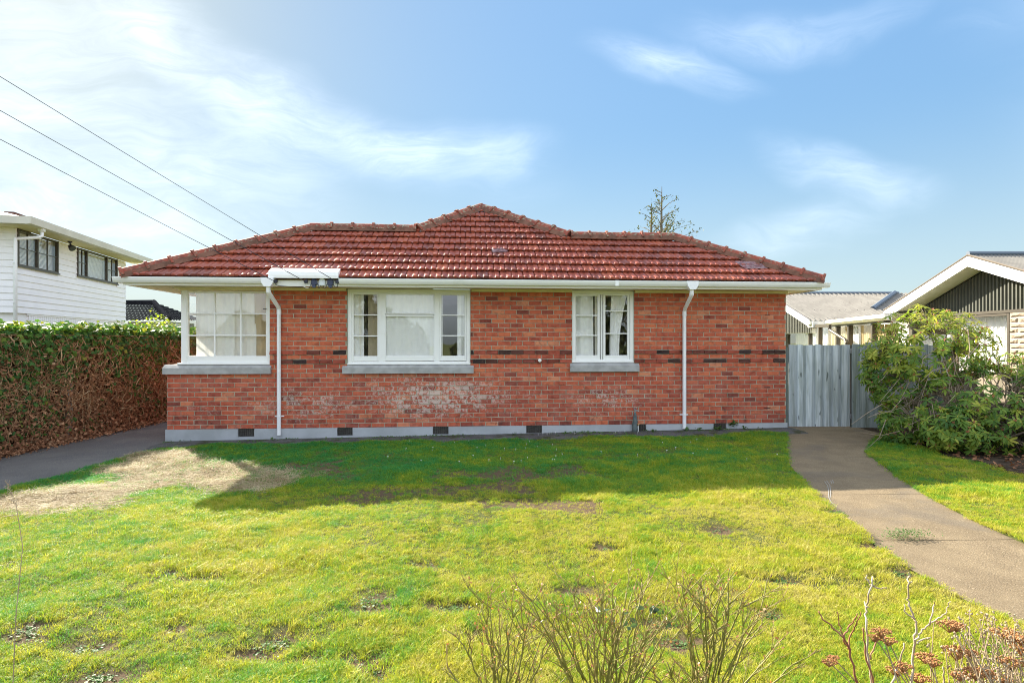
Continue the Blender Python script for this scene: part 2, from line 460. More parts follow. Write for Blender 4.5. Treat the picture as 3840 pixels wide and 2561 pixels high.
# sills
def sill(parent, u0, u1, z0, z1, wrap=False):
    b = MB(); t = .045
    prof = [(-.055, z0), (-.055, z0+(z1-z0)*.66), (.03, z1), (.1, z1), (.1, z0)]
    b.prism(prof, u0, u1, 'x')
    if wrap:
        prof2 = [(-.055, z0), (-.055, z0+(z1-z0)*.66), (.03, z1), (.1, z1), (.1, z0)]
        b.prism([(p[0], p[1]) for p in prof2], .1, SIDE_W, 'y')
    return b.build('sill', M_sill, parent)

# windows: outer frame is the part, sashes, panes and sill its sub-parts
FD = .05   # frame face set back
def ring(b, u0, u1, z0, z1, t, w0, w1, tb=None, ch=.004):
    tb = tb or t
    b.box(u0, u0+t, w0, w1, z0, z1, ch=ch); b.box(u1-t, u1, w0, w1, z0, z1, ch=ch)
    b.box(u0+t, u1-t, w0+.001, w1, z0, z0+tb, ch=ch); b.box(u0+t, u1-t, w0+.001, w1, z1-t, z1, ch=ch)
def pane(parent, u0, u1, z0, z1, w):
    b = MB(); b.add([(u0, w, z0), (u1, w, z0), (u1, w, z1), (u0, w, z1)], [(0, 1, 2, 3)])
    return b.build('pane', M_glass, parent, recalc=False)
def light(parent, glass, bars, w, stile=.05, bottom=.085, vbars=()):
    """glass = (u0,u1,z0,z1); bars = heights of glazing bars, vbars = u of upright bars"""
    u0, u1, z0, z1 = glass
    b = MB(); ring(b, u0-stile, u1+stile, z0-bottom, z1+stile, stile, w, w+.04, bottom)
    for z in bars: b.box(u0, u1, w+.004, w+.035, z-.011, z+.011, ch=.004)
    for u in vbars: b.box(u-.013, u+.013, w+.003, w+.036, z0, z1, ch=.004)
    s_ = b.build('sash', M_white, parent)
    zz = [z0]+list(bars)+[z1]; uu = [u0]+list(vbars)+[u1]
    for a, c in zip(zz[:-1], zz[1:]):
        for d, e_ in zip(uu[:-1], uu[1:]):
            pane(parent, d+.002, e_-.002, a+.002, c-.002, w+.022)
def PZ(px, py): return H.z(px, py, FD)
def PU(px): return H.u(px, FD)

# middle window
b = MB(); zb = H.z(1530, 1366)
ring(b, MW[0], MW[1], zb, ZT-.002, .075, FD-.02, .13, .05); b.box(MW[0]+.075, MW[1]-.075, FD-.006, .12, PZ(1536, 1101), ZT-.078)
for a, c in ((1424, 1442), (1631, 1646)): b.box(PU(a)-.012, PU(c)+.012, FD-.012, .12, zb+.05, ZT-.05, ch=.004)
b.box(MW[0]-.01, MW[1]+.01, FD-.045, FD-.02, zb-.005, zb+.022, ch=.004)
wmid = b.build('window', M_white, house, label='white window of three lights, wide pane in the middle')
light(wmid, (PU(1326), PU(1415), PZ(1370, 1335), PZ(1370, 1105)), [PZ(1370, 1260), PZ(1370, 1181)], FD, .045, .1)
light(wmid, (PU(1447), PU(1626), PZ(1536, 1334), PZ(1536, 1187)), [], FD, .03, .1)
light(wmid, (PU(1447), PU(1626), PZ(1536, 1174), PZ(1536, 1105)), [], FD-.006, .03, .02)
light(wmid, (PU(1655), PU(1742), PZ(1700, 1334), PZ(1700, 1107)), [PZ(1700, 1259), PZ(1700, 1182)], FD, .035, .1)
sill(wmid, H.u(1285), H.u(1776), MW[2], zb-.006)
# right window
b = MB(); zb = H.z(2260, 1358)
ring(b, RW[0], RW[1], zb, ZT-.002, .07, FD-.02, .13, .05); b.box(RW[0]+.07, RW[1]-.07, FD-.006, .12, PZ(2260, 1105), ZT-.073)
b.box(PU(2254)-.005, PU(2258)+.005, FD-.012, .12, zb+.05, ZT-.05, ch=.004)
b.box(RW[0]-.01, RW[1]+.01, FD-.045, FD-.02, zb-.005, zb+.022, ch=.004)
wright = b.build('window', M_white, house, label='white window of two casements, three panes each')
light(wright, (PU(2159), PU(2241), PZ(2200, 1332), PZ(2200, 1110)), [PZ(2200, 1258), PZ(2200, 1183)], FD, .045, .1)
light(wright, (PU(2270.5), PU(2353), PZ(2311, 1332), PZ(2311, 1109)), [PZ(2311, 1251), PZ(2311, 1166)], FD, .045, .1)
sill(wright, H.u(2137), H.u(2395), RW[2], zb-.006)
# corner window: nine panes in front, six round the side
b = MB(); zb = H.z(850, 1366); cu = PU(681)
b.box(cu, cu+.10, FD-.02, .14, zb, ZT-.05, ch=.005)
b.box(CW[1]-.05, CW[1], FD-.02, .14, zb, ZT-.05, ch=.004)
b.box(cu+.10, CW[1]-.05, FD-.019, .13, zb, zb+.05, ch=.004)
b.box(cu-.06, CW[1]+.01, FD-.05, FD-.021, zb-.005, zb+.024, ch=.004)
b.box(cu-.06, cu-.03, FD-.02, SIDE_W, zb-.005, zb+.024)
b.box(cu, cu+.08, .14, SIDE_W, zb, zb+.05); b.box(cu, cu+.08, SIDE_W-.05, SIDE_W, zb+.05, ZT-.05)
wcor = b.build('window', M_white, house, label='white corner window of nine small panes wrapping the left corner')
hb = MB(); hb.box(cu-.04, CW[1]+.01, FD-.045, .14, ZT-.05, ZT-.001, ch=.006); hb.box(cu-.04, cu+.08, .14, SIDE_W, ZT-.05, ZT-.001)
hb.build('head_board', M_cream, wcor)
light(wcor, (PU(705), PU(997), PZ(850, 1335), PZ(850, 1099)), [PZ(850, 1258), PZ(850, 1176)], FD, .035, .11, [PU(804), PU(902.5)])
b = MB(); sz0, sz1 = PZ(705, 1335), PZ(705, 1099)
zs = [sz0, PZ(705, 1258), PZ(705, 1176), sz1]; ws = [.2, .85, 1.5, SIDE_W-.06]
for z in zs[1:3]: b.box(cu+.02, cu+.05, .15, SIDE_W-.05, z-.011, z+.011)
for w in ws[1:3]: b.box(cu+.019, cu+.052, w-.013, w+.013, sz0, sz1)
b.box(cu+.015, cu+.055, .14, SIDE_W-.05, zb+.05, sz0); b.box(cu+.015, cu+.055, .14, SIDE_W-.05, sz1, ZT-.05)
b.build('side_sash', M_white, wcor)
for z0, z1 in zip(zs[:-1], zs[1:]):
    for w0, w1 in zip(ws[:-1], ws[1:]):
        b = MB(); b.add([(cu+.036, w0, z0), (cu+.036, w1, z0), (cu+.036, w1, z1), (cu+.036, w0, z1)], [(0, 1, 2, 3)]); b.build('pane', M_glass, wcor, recalc=False)
sill(wcor, -.055, H.u(1018), CW[2], zb-.006, True)

# rooms behind the glass
b = MB()
b.box(.12, HL-.12, .14, 4.28, .45, .5, 1); b.box(.12, HL-.12, .14, 4.28, ZT-.03, ZT-.004, 0)
rear(b, 4.2, 4.28, .5, ZT-.03, 0, .125, HL-.125)
for u in (3.45, 8.1): b.box(u-.05, u+.05, .16, 4.2, .5, ZT-.03, 0)
b.box(HL-.2, HL-.125, .16, 4.2, .5, ZT-.03, 0)
# inside lining of the front wall
us2 = [.12, CW[1], MW[0], MW[1], RW[0], RW[1], HL-.12]
for i in range(1, len(us2)-1, 2): b.box(us2[i], us2[i+1], .115, .135, .5, ZT-.03, 0)
for (a, c, zz) in ((cu+.1, CW[1], CW[2]), (MW[0], MW[1], MW[2]), (RW[0], RW[1], RW[2])): b.box(a, c, .115, .135, .5, zz, 0)
tag(b.build('room', [M_room, M_carpet], house))

# roof: front plane back-projected from the photograph
EW, EZ, PT = -.56, 2.935, .65
def roof_pt(px, py):
    d = Vector(((px-1920)/F, 1, (1280.5-py)/F)); nrm = (-H.s, H.c)
    # z - EZ = PT*(w - EW)
    w0 = -(nrm[0]*H.o.x+nrm[1]*H.o.y); wd = nrm[0]*d.x+nrm[1]*d.y
    t = (EZ-CAMZ+PT*(w0-EW))/(d.z-PT*wd)
    return H.local(Vector((d.x*t, t, CAMZ+d.z*t)))
EL = Vector((-.50, EW, EZ)); ER = Vector((HL+.44, EW, EZ))
A, B_, P_, C_, D_ = [roof_pt(*p) for p in ((1176, 850), (1560, 876), (1803, 783), (2140, 895), (2528, 893))]
wl = (A.y+B_.y)/2; A.y = B_.y = wl; A.z = B_.z = EZ+PT*(wl-EW)
wr = (C_.y+D_.y)/2; C_.y = D_.y = wr; C_.z = D_.z = EZ+PT*(wr-EW)
outline = [EL, A, B_, P_, C_, D_, ER]
dk = MB()
dn = Vector((0, PT, -1)).normalized()*.045       # deck lies under the tiles
vs = [p+dn for p in outline]
BLz = EZ-.04; bl, br = 2*wl-EW, 2*wr-EW
ex = [Vector((-.5, bl, BLz)), Vector((HL+.44, br, BLz)), Vector((P_.x, 9, P_.z-.04)), Vector((P_.x-(P_.z-EZ)/PT, 9, BLz)), Vector((P_.x+(P_.z-EZ)/PT, 9, BLz)),
      Vector((B_.x, bl, BLz)), Vector((C_.x, br, BLz))]
dk.add(vs+ex, [(0, 1, 2, 3, 4, 5, 6), (0, 7, 1), (7, 12, 2, 1), (2, 12, 10, 9, 3), (3, 9, 11, 13, 4), (4, 13, 8, 5), (5, 8, 6)])
M_tile_bed = plain('roof_bedding', (.20, .10, .07), (.13, .07, .05), 6, .9, .1, .5, 30)
roof = dk.build('roof', M_tile_bed, house, recalc=False)
bk = MB(); bk.box(P_.x-1.7, P_.x+1.4, 4.41, 8.6, -.2, ZT); bk.build('rear_wing', M_mortar, house)

def tile_mat():
    m, N = material('roof_tile_clay')
    tc = N('ShaderNodeTexCoord', object=house).outputs['Object']
    t = tone_of(N)
    col = N.ramp(t, [(0, (.16, .045, .03)), (.5, (.28, .062, .035)), (1, (.37, .095, .046))])
    col = N.mix(N.mapr(N.noise(tc, 14, 6, .7), .45, .75, 0, .6), col, (.15, .052, .036, 1))
    sepz = N('ShaderNodeSeparateXYZ', {0: tc})
    lich = N.math('MULTIPLY', N.mapr(N.noise(tc, 22, 6, .7), .60, .70), N.mapr(N.math('ADD', N.noise(tc, 1.1, 3), N.mapr(sepz.outputs[2], 3.0, 5.6, -.12, .1)), .5, .62))
    col = N.mix(N.math('MULTIPLY', lich, .7), col, (.25, .25, .19, 1))
    nr = N.noise(tc, 35, 4)
    p = finish(N, col, .42, .22, nr, .12, .004)
    m.node_tree.nodes['Principled BSDF'].inputs['Coat Weight'].default_value = .16
    m.node_tree.nodes['Principled BSDF'].inputs['Coat Roughness'].default_value = .16
    return m
M_tile = tile_mat()
TW, TG, TLn = .214, .312, .37
def tile_mb(seed=0):
    b = MB(); r_ = random.Random(seed)
    prof = [(0, .012), (.035, .028), (.09, .036), (.26, .036), (.36, .020), (.42, .010), (.53, .009), (.57, .026), (.63, .037), (.90, .037), (.97, .030), (1, .014)]
    bot = [0 if not (.28 < x < .54) else .011 for x, _ in prof]
    n = len(prof)
    rows = [(0.0, -.010, 1.0), (.006, -.003, 1.0), (.022, .0, 1.0), (.10, .0, .72), (.22, .0, .5), (TLn, -.012, .35)]
    for (y, dz, hs) in rows:
        for (x, z) in prof:
            lift = .026*(1-y/TG)
            b.v.append((x*(TW-.006), y, lift+z*hs+dz+r_.uniform(-.0006, .0006)))
    o = len(b.v)
    for (x, z), q in zip(prof, bot): b.v.append((x*(TW-.006), .004, .026+q-.010))
    for r in range(5):
        for k in range(n-1): b.f.append([r*n+k, r*n+k+1, (r+1)*n+k+1, (r+1)*n+k]); b.m.append(0); b.t.append(0)
    for k in range(n-1): b.f.append([o+k, o+k+1, k+1, k]); b.m.append(0); b.t.append(0)
    b.f.append([o, 0, n, 2*n, 3*n, 4*n]); b.f.append([o+n-1, 5*n-1, 4*n-1, 3*n-1, 2*n-1, n-1]); b.m += [0, 0]; b.t += [0, 0]
    return b
ang = math.atan(PT); rx = Matrix.Rotation(ang, 4, 'X')
def on_plane(u, v, lift=0.0): return Vector((u, EW, EZ))+Vector((0, math.cos(ang), math.sin(ang)))*v+Vector((0, -math.sin(ang), math.cos(ang)))*lift
poly2 = [(p.x, (p.y-EW)/math.cos(ang)) for p in outline]
def roof_top(u):
    for (a, b) in zip(poly2[:-1], poly2[1:]):
        if a[0] <= u <= b[0]: return a[1]+(b[1]-a[1])*(u-a[0])/(b[0]-a[0])
    return -1
tiles = []
for r in range(16):
    v = r*TG
    u = -.50-(TW/2 if r % 2 else 0)
    while u < HL+.5:
        c = u+TW/2
        mx = max(roof_top(u+.01), roof_top(u+TW-.01), roof_top(c)); mn = min(roof_top(u), roof_top(u+TW), roof_top(c))
        if mx > v+.02: tiles.append((u, v, mn >= v+TLn, random.gauss(.5, .2)))
        u += TW
# white cover piece hides the lowest tiles for a stretch: leave those out
COV = (H.u(1005, -.6), H.u(1268, -.6))
tile_meshes = []
for k in range(5):
    me = tile_mb(k).mesh('roof_tile', M_tile); me.shade_smooth(); tile_meshes.append(me)
    try: me.set_sharp_from_angle(angle=R(75))
    except Exception: pass
wt = [t for t in tiles if t[2]]
wt.sort(key=lambda t: H.world(t[0], EW+t[1]*.8, 0).y)
singles = set(id(t) for t in wt[:300])
restm = MB()
for t in tiles:
    M = Matrix.Translation(on_plane(t[0]+random.uniform(-.002, .002), t[1]+random.uniform(-.008, .008))) @ rx @ Matrix.Rotation(random.gauss(0, .008), 4, 'Y') @ Matrix.Rotation(random.gauss(0, .004), 4, 'Z')
    tn = float(min(1, max(0, t[3])))
    if id(t) in singles:
        o = link('roof_tile', tile_meshes[random.randrange(5)], roof); o.matrix_local = M; o['tone'] = tn
    else:
        tb = tile_mb(random.randrange(1000))
        vs = [M @ Vector(v) for v in tb.v]
        if t[2]: restm.add(vs, tb.f, 0, tn)
        else:
            # trim against the hip or ridge line nearest the tile
            c = t[0]+TW/2
            bm = bmesh.new()
            bv = [bm.verts.new(v) for v in vs]
            for f in tb.f: bm.faces.new([bv[i] for i in f])
            for (a, b2) in zip(outline[:-1], outline[1:]):
                lo_, hi_ = a.x, b2.x
                if lo_-.12 <= c <= hi_+.12:
                    if (a is A and c > hi_) or (a is B_ and c < lo_) or (a is P_ and c > hi_) or (a is C_ and c < lo_): continue
                    d = b2-a; nrm = Vector((-d.y, d.x, 0)).normalized()
                    bmesh.ops.bisect_plane(bm, geom=bm.verts[:]+bm.edges[:]+bm.faces[:], plane_co=a, plane_no=nrm, clear_outer=True)
            bm.verts.index_update()
            if len(bm.faces): restm.add([v.co.copy() for v in bm.verts], [[v.index for v in f.verts] for f in bm.faces], 0, tn)
            bm.free()
ro = restm.build('roof_tiling', M_tile, roof, recalc=False); tag(ro, kind='stuff')
ro.data.shade_smooth()
try: ro.data.set_sharp_from_angle(angle=R(75))
except Exception: pass

# hip and ridge caps on a bed of mortar
def cap_mat():
    m, N = material('ridge_tile_clay')
    tc = N('ShaderNodeTexCoord', object=house).outputs['Object']
    col = N.mix(N.mapr(N.noise(tc, 6, 5), .4, .65), (.27, .065, .04, 1), (.16, .05, .035, 1))
    li = N.mapr(N.noise(tc, 17, 7, .75), .5, .62)
    sepx = N('ShaderNodeSeparateXYZ', {0: tc})
    li = N.math('MULTIPLY', li, N.mapr(sepx.outputs[2], 3.1, 4.3, .35, 1))
    col = N.mix(li, col, (.27, .29, .20, 1))
    finish(N, col, .8, .25, N.noise(tc, 40, 5), .4, .006); return m
M_cap = cap_mat()
def cap_mb():
    b = MB(); L = .40
    sec = [(-.125, -.045), (-.09, .02), (-.045, .062), (0, .075), (.045, .062), (.09, .02), (.125, -.045)]
    rows = [(0, 1.22), (.045, 1.24), (.05, 1.0), (L+.03, .97)]
    n = len(sec)
    for (x, s_) in rows:
        for (y, z) in sec: b.v.append((x, y*s_, (z+.045)*s_-.045))
    for r in range(3):
        for k in range(n-1): b.f.append([r*n+k, (r+1)*n+k, (r+1)*n+k+1, r*n+k+1]); b.m.append(0); b.t.append(0)
    b.f.append(list(range(n))); b.m.append(0); b.t.append(0)
    return b
cap_me = cap_mb().mesh('ridge_tile', M_cap); cap_me.shade_smooth()
try: cap_me.set_sharp_from_angle(angle=R(40))
except Exception: pass
bed = MB()
for (a, b2) in [(EL, A), (B_, A), (B_, P_), (C_, P_), (C_, D_), (ER, D_)]:
    d = b2-a; L = d.length; n = max(1, round(L/.40)); ds = d.normalized()
    X = ds; Yv = Vector((0, 0, 1)).cross(X).normalized(); Zv = X.cross(Yv)
    Mr = Matrix((X, Yv, Zv)).transposed().to_4x4()
    for k in range(n):
        o = link('ridge_tile', cap_me, roof)
        o.matrix_local = Matrix.Translation(a+ds*(k*L/n)+Vector((0, 0, .058+random.uniform(-.004, .004)))) @ Mr @ Matrix.Rotation(random.gauss(0, .02), 4, 'Z') @ Matrix.Scale(L/n/.40, 4, (1, 0, 0))
    # bedding: a lumpy strip under both edges of the caps
    m = max(4, int(L/.06)); ring_ = []
    for k in range(m+1):
        q = a+ds*(k*L/m)
        w1, w2 = .155+random.uniform(-.015, .02), .155+random.uniform(-.015, .02)
        ring_.append([q-Yv*w1+Vector((0, 0, -.045 - (.0))), q-Yv*.11+Vector((0, 0, .052)), q+Vector((0, 0, .09)), q+Yv*.11+Vector((0, 0, .052)), q+Yv*w2+Vector((0, 0, -.045))])
    bed.add([p for r in ring_ for p in r], [(k*5+j, k*5+j+1, (k+1)*5+j+1, (k+1)*5+j) for k in range(m) for j in range(4)])
bed.build('ridge_bedding', M_tile_bed, roof, recalc=False)

# two old repairs: crumpled sheeting laid over broken tiles
M_wrap = plain('crumpled_sheet', (.15, .06, .065), (.25, .17, .18), 14, .5, .25, .6, 40)
for (qa, qb, qc, qd) in (((2752, 985), (2838, 985), (2880, 1012), (2790, 1014)), ((1842, 938), (1898, 936), (1904, 950), (1846, 952))):
    pts4 = [roof_pt(*p) for p in (qa, qb, qc, qd)]; m = MB(); nx, nz = 9, 5; r_ = random.Random(int(qa[0])); up3 = Vector((0, -math.sin(ang), math.cos(ang)))
    for j in range(nz+1):
        for i in range(nx+1):
            s, t = i/nx, j/nz; p = pts4[0].lerp(pts4[1], s).lerp(pts4[3].lerp(pts4[2], s), t)
            e_ = i in (0, nx) or j in (0, nz); m.v.append(tuple(p+up3*(.035 if e_ else .05+r_.uniform(-.012, .02))+Vector((r_.gauss(0, .012), 0, 0))))
    for j in range(nz):
        for i in range(nx): m.f.append([j*(nx+1)+i, j*(nx+1)+i+1, (j+1)*(nx+1)+i+1, (j+1)*(nx+1)+i]); m.m.append(0); m.t.append(0)
    m.build('patch_sheet', M_wrap, roof, recalc=False)

# eaves
b = MB()
SZ = 2.80
b.box(-.45, HL+.40, -.47, .0, SZ+.002, SZ+.02); b.box(-.45, 0, .0, bl+.3, SZ+.002, SZ+.02); b.box(HL, HL+.40, 0, br+.3, SZ+.002, SZ+.02)
b.build('soffit', M_soffit, house)
b = MB(); b.box(-.48, HL+.43, -.50, -.471, SZ-.012, SZ+.12); b.box(-.48, -.451, -.47, bl, SZ-.012, SZ+.12); b.box(HL+.401, HL+.43, -.47, br, SZ-.012, SZ+.12)
b.build('fascia', M_white, house)
b = MB()
for (a, c) in ((CW[1]+.03, MW[0]-.02), (MW[1]+.02, RW[0]-.01), (RW[1]+.02, HL+.02)):
    b.prism([(-.03, SZ), (-.03, SZ-.018), (-.018, SZ-.045), (.0, SZ-.05), (.0, SZ)], a, c, 'x')
b.prism([(-.03, SZ), (-.03, SZ-.02), (.03, SZ-.04), (.03, SZ)], cu-.1, CW[1]+.02, 'x')
b.build('frieze', M_cream, house)
def gutter(u0, u1, ztop, side=None):
    b = MB(); t = .004
    prof = [(-.505, ztop-.0), (-.505, ztop-.095), (-.575, ztop-.095), (-.60, ztop-.06), (-.612, ztop-.03), (-.618, ztop-.012), (-.618, ztop), (-.610, ztop), (-.604, ztop-.03),
            (-.592, ztop-.058), (-.570, ztop-.088), (-.512, ztop-.088), (-.512, ztop)]
    b.prism(prof, u0, u1, 'x')
    for u in (u0, u1): b.prism([(-.505, ztop), (-.505, ztop-.095), (-.575, ztop-.095), (-.60, ztop-.06), (-.618, ztop-.012), (-.618, ztop)], u-.004, u+.004, 'x')
    return b
gl_ = gutter(-.60, H.u(1023, -.6), 2.925); gr_ = gutter(H.u(1271, -.6), HL+.53, 2.925)
# the gutters return along both sides
gl_.box(-.60, -.49, -.50, bl, 2.835, 2.925); gr_.box(HL+.44, HL+.53, -.50, br, 2.835, 2.925)
uj = H.u(2313, -.6); gr_.box(uj-.03, uj+.03, -.622, -.5, 2.826, 2.93)
gut1 = gl_.build('gutter', M_gutter, house); gut2 = gr_.build('gutter', M_gutter, house)
# white cover over the gap between the gutters, where the wires come in
b = MB(); u0, u1 = COV
b.prism([(-.60, 2.925), (-.60, 2.975), (-.585, 3.04), (-.57, 3.05), (-.42, 3.12), (-.42, 3.08), (-.5, 2.925)], u0, u1, 'x')
b.build('gutter_cover', M_white, house)

def downpipe(ol, ob, bends, bottom, py_br):
    """outlet u, then pixel path of the pipe"""
    b = MB(); u = ol
    b.prism([(u-.11, 2.93), (u+.11, 2.93), (u+.105, 2.85), (u+.055, 2.77), (u-.055, 2.77), (u-.105, 2.85)], -.626, -.50, 'y')
    rr = .037
    u2 = bends
    pts = [(u, -.56, 2.80), (u, -.56, 2.70), (u+(u2-u)*.06, -.53, 2.665), (u2-(u2-u)*.06, -.09, 2.44), (u2, -.055, 2.39), (u2, -.055, bottom)]
    b.tube(pts, rr, 14)
    for p, q in ((pts[1], pts[2]), (pts[4], (u2, -.055, 2.30))): b.tube([p, q], rr+.004, 14)
    o = b.build('downpipe', M_pvc, house, smooth=True)
    try: o.data.set_sharp_from_angle(angle=R(35))
    except Exception: pass
    c = MB(); c.tube([(u2, -.055, py_br-.012), (u2, -.055, py_br+.012)], rr+.005, 14); c.box(u2+.03, u2+.085, -.03, -.02, py_br-.01, py_br+.01); c.box(u2-.085, u2-.03, -.03, -.02, py_br-.01, py_br+.01)
    c.build('bracket', M_pvc, o)
downpipe(H.u(1006, -.56), H.u(1006, -.56), H.u(1046, -.055), H.z(1046, 1631, -.055), H.z(1046, 1561, -.055))
downpipe(H.u(2594, -.56), H.u(2594, -.56), H.u(2566.5, -.055), H.z(2567, 1607, -.055), H.z(2567, 1555, -.055))

# service fuses, insulators and their loops of cable
INS = []
for px in (1035, 1149, 1266):
    u = H.u(px, -.53); b = MB()
    z = 2.862
    b.tube([(u, -.50, z), (u, -.53, z)], .02, 8)
    for k, r_ in enumerate((.034, .022, .034, .022, .028)): b.tube([(u+.012*0, -.53-.012*k, z+.012-.004*k), (u, -.542-.012*k, z+.012-.004*k)], r_, 10)
    b.build('insulator', M_black, house, smooth=False)
    INS.append(H.world(u, -.60, z))
def wire(b, pts, r=.005):
    P = [Vector(p) for p in pts]; out = []
    for i in range(len(P)-1):
        p0, p1, p2, p3 = P[max(0, i-1)], P[i], P[i+1], P[min(len(P)-1, i+2)]
        for k in range(5):
            t = k/5; out.append(.5*((2*p1)+(p2-p0)*t+(2*p0-5*p1+4*p2-p3)*t*t+(3*p1-p0-3*p2+p3)*t**3))
    out.append(P[-1]); b.tube(out, r, 5)
fz = 2.862
for px in (1178, 1239):
    u = H.u(px, -.53); b = MB()
    b.box(u-.052, u+.052, -.56, -.501, fz-.05, fz+.035, ch=.008); b.box(u-.03, u+.03, -.555, -.505, fz+.035, fz+.06, ch=.006)
    b.tube([(u, -.555, fz-.07), (u, -.505, fz-.07)], .034, 10); b.box(u-.05, u-.03, -.563, -.558, fz+.005, fz+.02, 1); b.box(u+.02, u+.04, -.563, -.558, fz+.005, fz+.02, 1); b.box(u-.05, u-.03, -.563, -.558, fz-.03, fz-.015, 1)
    b.build('fuse_holder', [plain('fuse_porcelain', (.05, .06, .11), None, rough=.3), M_black], house)
u = H.u(1208, -.53); b = MB(); b.box(u-.05, u+.05, -.545, -.501, fz-.06, fz+.02, ch=.006)
b.prism([(u+.05*math.cos(t), fz+.018+.05*math.sin(t)) for t in [math.pi*k/10 for k in range(11)]], -.543, -.502, 'y')
b.build('junction_box', plain('box_plastic', (.70, .74, .80), None, rough=.4), house)
b = MB(); U = lambda px: H.u(px, -.5)
wire(b, [(U(1035), -.56, 2.85), (U(1040), -.53, 2.80), (U(1075), -.5, 2.785), (U(1130), -.5, 2.775), (U(1155), -.5, 2.762), (U(1164), -.51, 2.79), (U(1167), -.53, 2.82), (U(1170), -.53, 2.835)])
wire(b, [(U(1188), -.53, 2.835), (U(1195), -.53, 2.82), (U(1195), -.52, 2.77), (U(1200), -.52, 2.76), (U(1203), -.52, 2.81)])
wire(b, [(U(1213), -.52, 2.81), (U(1214), -.52, 2.77), (U(1221), -.52, 2.755), (U(1226), -.52, 2.82), (U(1230), -.53, 2.83)])
wire(b, [(U(1250), -.53, 2.835), (U(1257), -.53, 2.78), (U(1262), -.52, 2.77), (U(1268), -.53, 2.80), (U(1266), -.56, 2.86)])
b.build('cable_loop', M_black, house)
b = MB(); wire(b, [(U(1139), -.56, 2.86), (U(1139), -.54, 2.80), (U(1146), -.52, 2.765), (U(1158), -.5, 2.757)], .006); b.build('cable_loop', M_white, house)
b = MB(); uu, zz = H.proj(2023, 1351); b.tube([(uu, .0, zz), (uu, -.05, zz), (uu, -.055, zz)], [.032, .034, .02], 12); b.build('wall_knob', M_white, house)
# a few cracks of missing mortar and dark holes near the right end
b = MB()
for (px, py, L) in [(2878, 1182, .10), (2876, 1452, .12), (2876, 1530, .14), (992, 1158, .06)]:
    uu, zz = H.proj(px, py); b.box(uu-L/2, uu+L/2, -.004, .02, zz-.006, zz+.006)
b.build('mortar_gap', M_dark, house)

# the three overhead wires
for i, (p, (py, tx)) in enumerate(zip(INS, ((528, 'lowest overhead wire, ending at the left insulator'), (420, 'middle overhead wire, ending at the centre insulator'), (293, 'highest overhead wire, ending at the right insulator')))):
    Y = 5.0; q = Vector(((0-1920)/F*Y, Y, CAMZ+(1280.5-py)/F*Y))
    far = p+(q-p)*2.4; far.z += .1
    pts = []
    for k in range(25):
        t = k/24; s_ = p.lerp(far, t); s_.z -= .35*t*(1-t)*(1 if t else 0)*.35; pts.append(s_)
    b = MB(); b.tube(pts, [.006 if k < 3 else (.0042 if k < 5 else .003) for k in range(25)], 6)
    o = b.build('power_wire', M_black, None)
    tag(o, tx, 'wire', 'wires running to the house eave')

# curtains hanging inside the windows (things of their own)
def curtain(frame, ox, u0, u1, z0, z1, w, mat, name, label, group=None, amp=.03, waves=None, gather=None, category='curtain', cols=None):
    """a pleated sheet; gather = (u_top0,u_top1 -> bottom) shift makes tied-back shapes"""
    n = cols or max(24, int((u1-u0)/.012)); m = 10
    waves = waves or (u1-u0)/.15
    b = MB(); r_ = random.Random(int(abs(u0)*1000)+len(label))
    ph = [r_.uniform(0, 6.28) for _ in range(5)]
    vs = []
    for j in range(m+1):
        t = j/m; z = z0+(z1-z0)*t
        for i in range(n+1):
            s = i/n
            a0, a1 = (u0, u1)
            if gather:
                g0, g1 = gather; k = math.sin(min(1, (1-t)/.75)*math.pi/2)
                a0 = u0+(g0-u0)*k; a1 = u1+(g1-u1)*k
            u = a0+(a1-a0)*s
            d = math.sin(s*waves*6.28+ph[0]+.4*math.sin(s*9+ph[1]))*amp*.6+math.sin(s*waves*2.9+ph[2])*amp*.5+.012*math.sin(t*3+s*5+ph[3])
            vs.append((u-ox.x, w+d, z-ox.z))
    fs = [(j*(n+1)+i, j*(n+1)+i+1, (j+1)*(n+1)+i+1, (j+1)*(n+1)+i) for j in range(m) for i in range(n)]
    b.add(vs, fs)
    o = b.build(name, mat, None, smooth=True, recalc=False)
    o.location = frame.world(ox.x, 0, ox.z); o.rotation_euler = (0, 0, frame.a)
    return tag(o, label, category, group)
def house_curtain(px0, px1, z0, z1, w, mat, name, label, **kw):
    u0, u1 = H.u(px0, w), H.u(px1, w)
    return curtain(H, Vector((u0, 0, z0)), u0, u1, z0, z1, w, mat, name, label, **kw)
zc0, zc1 = CW[2]+.02, 2.72
house_curtain(735, 880, zc0, zc1, .125, M_lit_net, 'net_curtain', 'sheer white curtain in the left half of the corner window', amp=.014)
house_curtain(850, 962, zc0, zc1, .15, M_lit_net, 'net_curtain', 'sheer white curtain drawn to the middle of the corner window', amp=.014)
house_curtain(955, 1000, zc0, zc1, .14, M_drape, 'drape', 'tan drape bunched at the right edge of the corner window', amp=.02)
house_curtain(1326, 1365, MW[2]+.05, zc1, .14, M_net, 'net_curtain', 'narrow white curtain at the left edge of the middle window', amp=.02)
house_curtain(1380, 1424, MW[2]+.05, zc1, .14, M_drape, 'drape', 'brown drape behind the left light of the middle window', amp=.02)
house_curtain(1440, 1660, MW[2]+.05, zc1, .125, M_net, 'net_curtain', 'sheer curtain across the wide middle pane of the middle window', amp=.015)
house_curtain(1715, 1752, MW[2]+.05, zc1, .14, M_net, 'net_curtain', 'narrow white curtain at the right edge of the middle window', amp=.02)
house_curtain(2160, 2225, RW[2]+.05, zc1, .14, M_net, 'net_curtain', 'white curtain tied back in the left casement of the right window', amp=.02)
u_ = H.u(2290, .18)
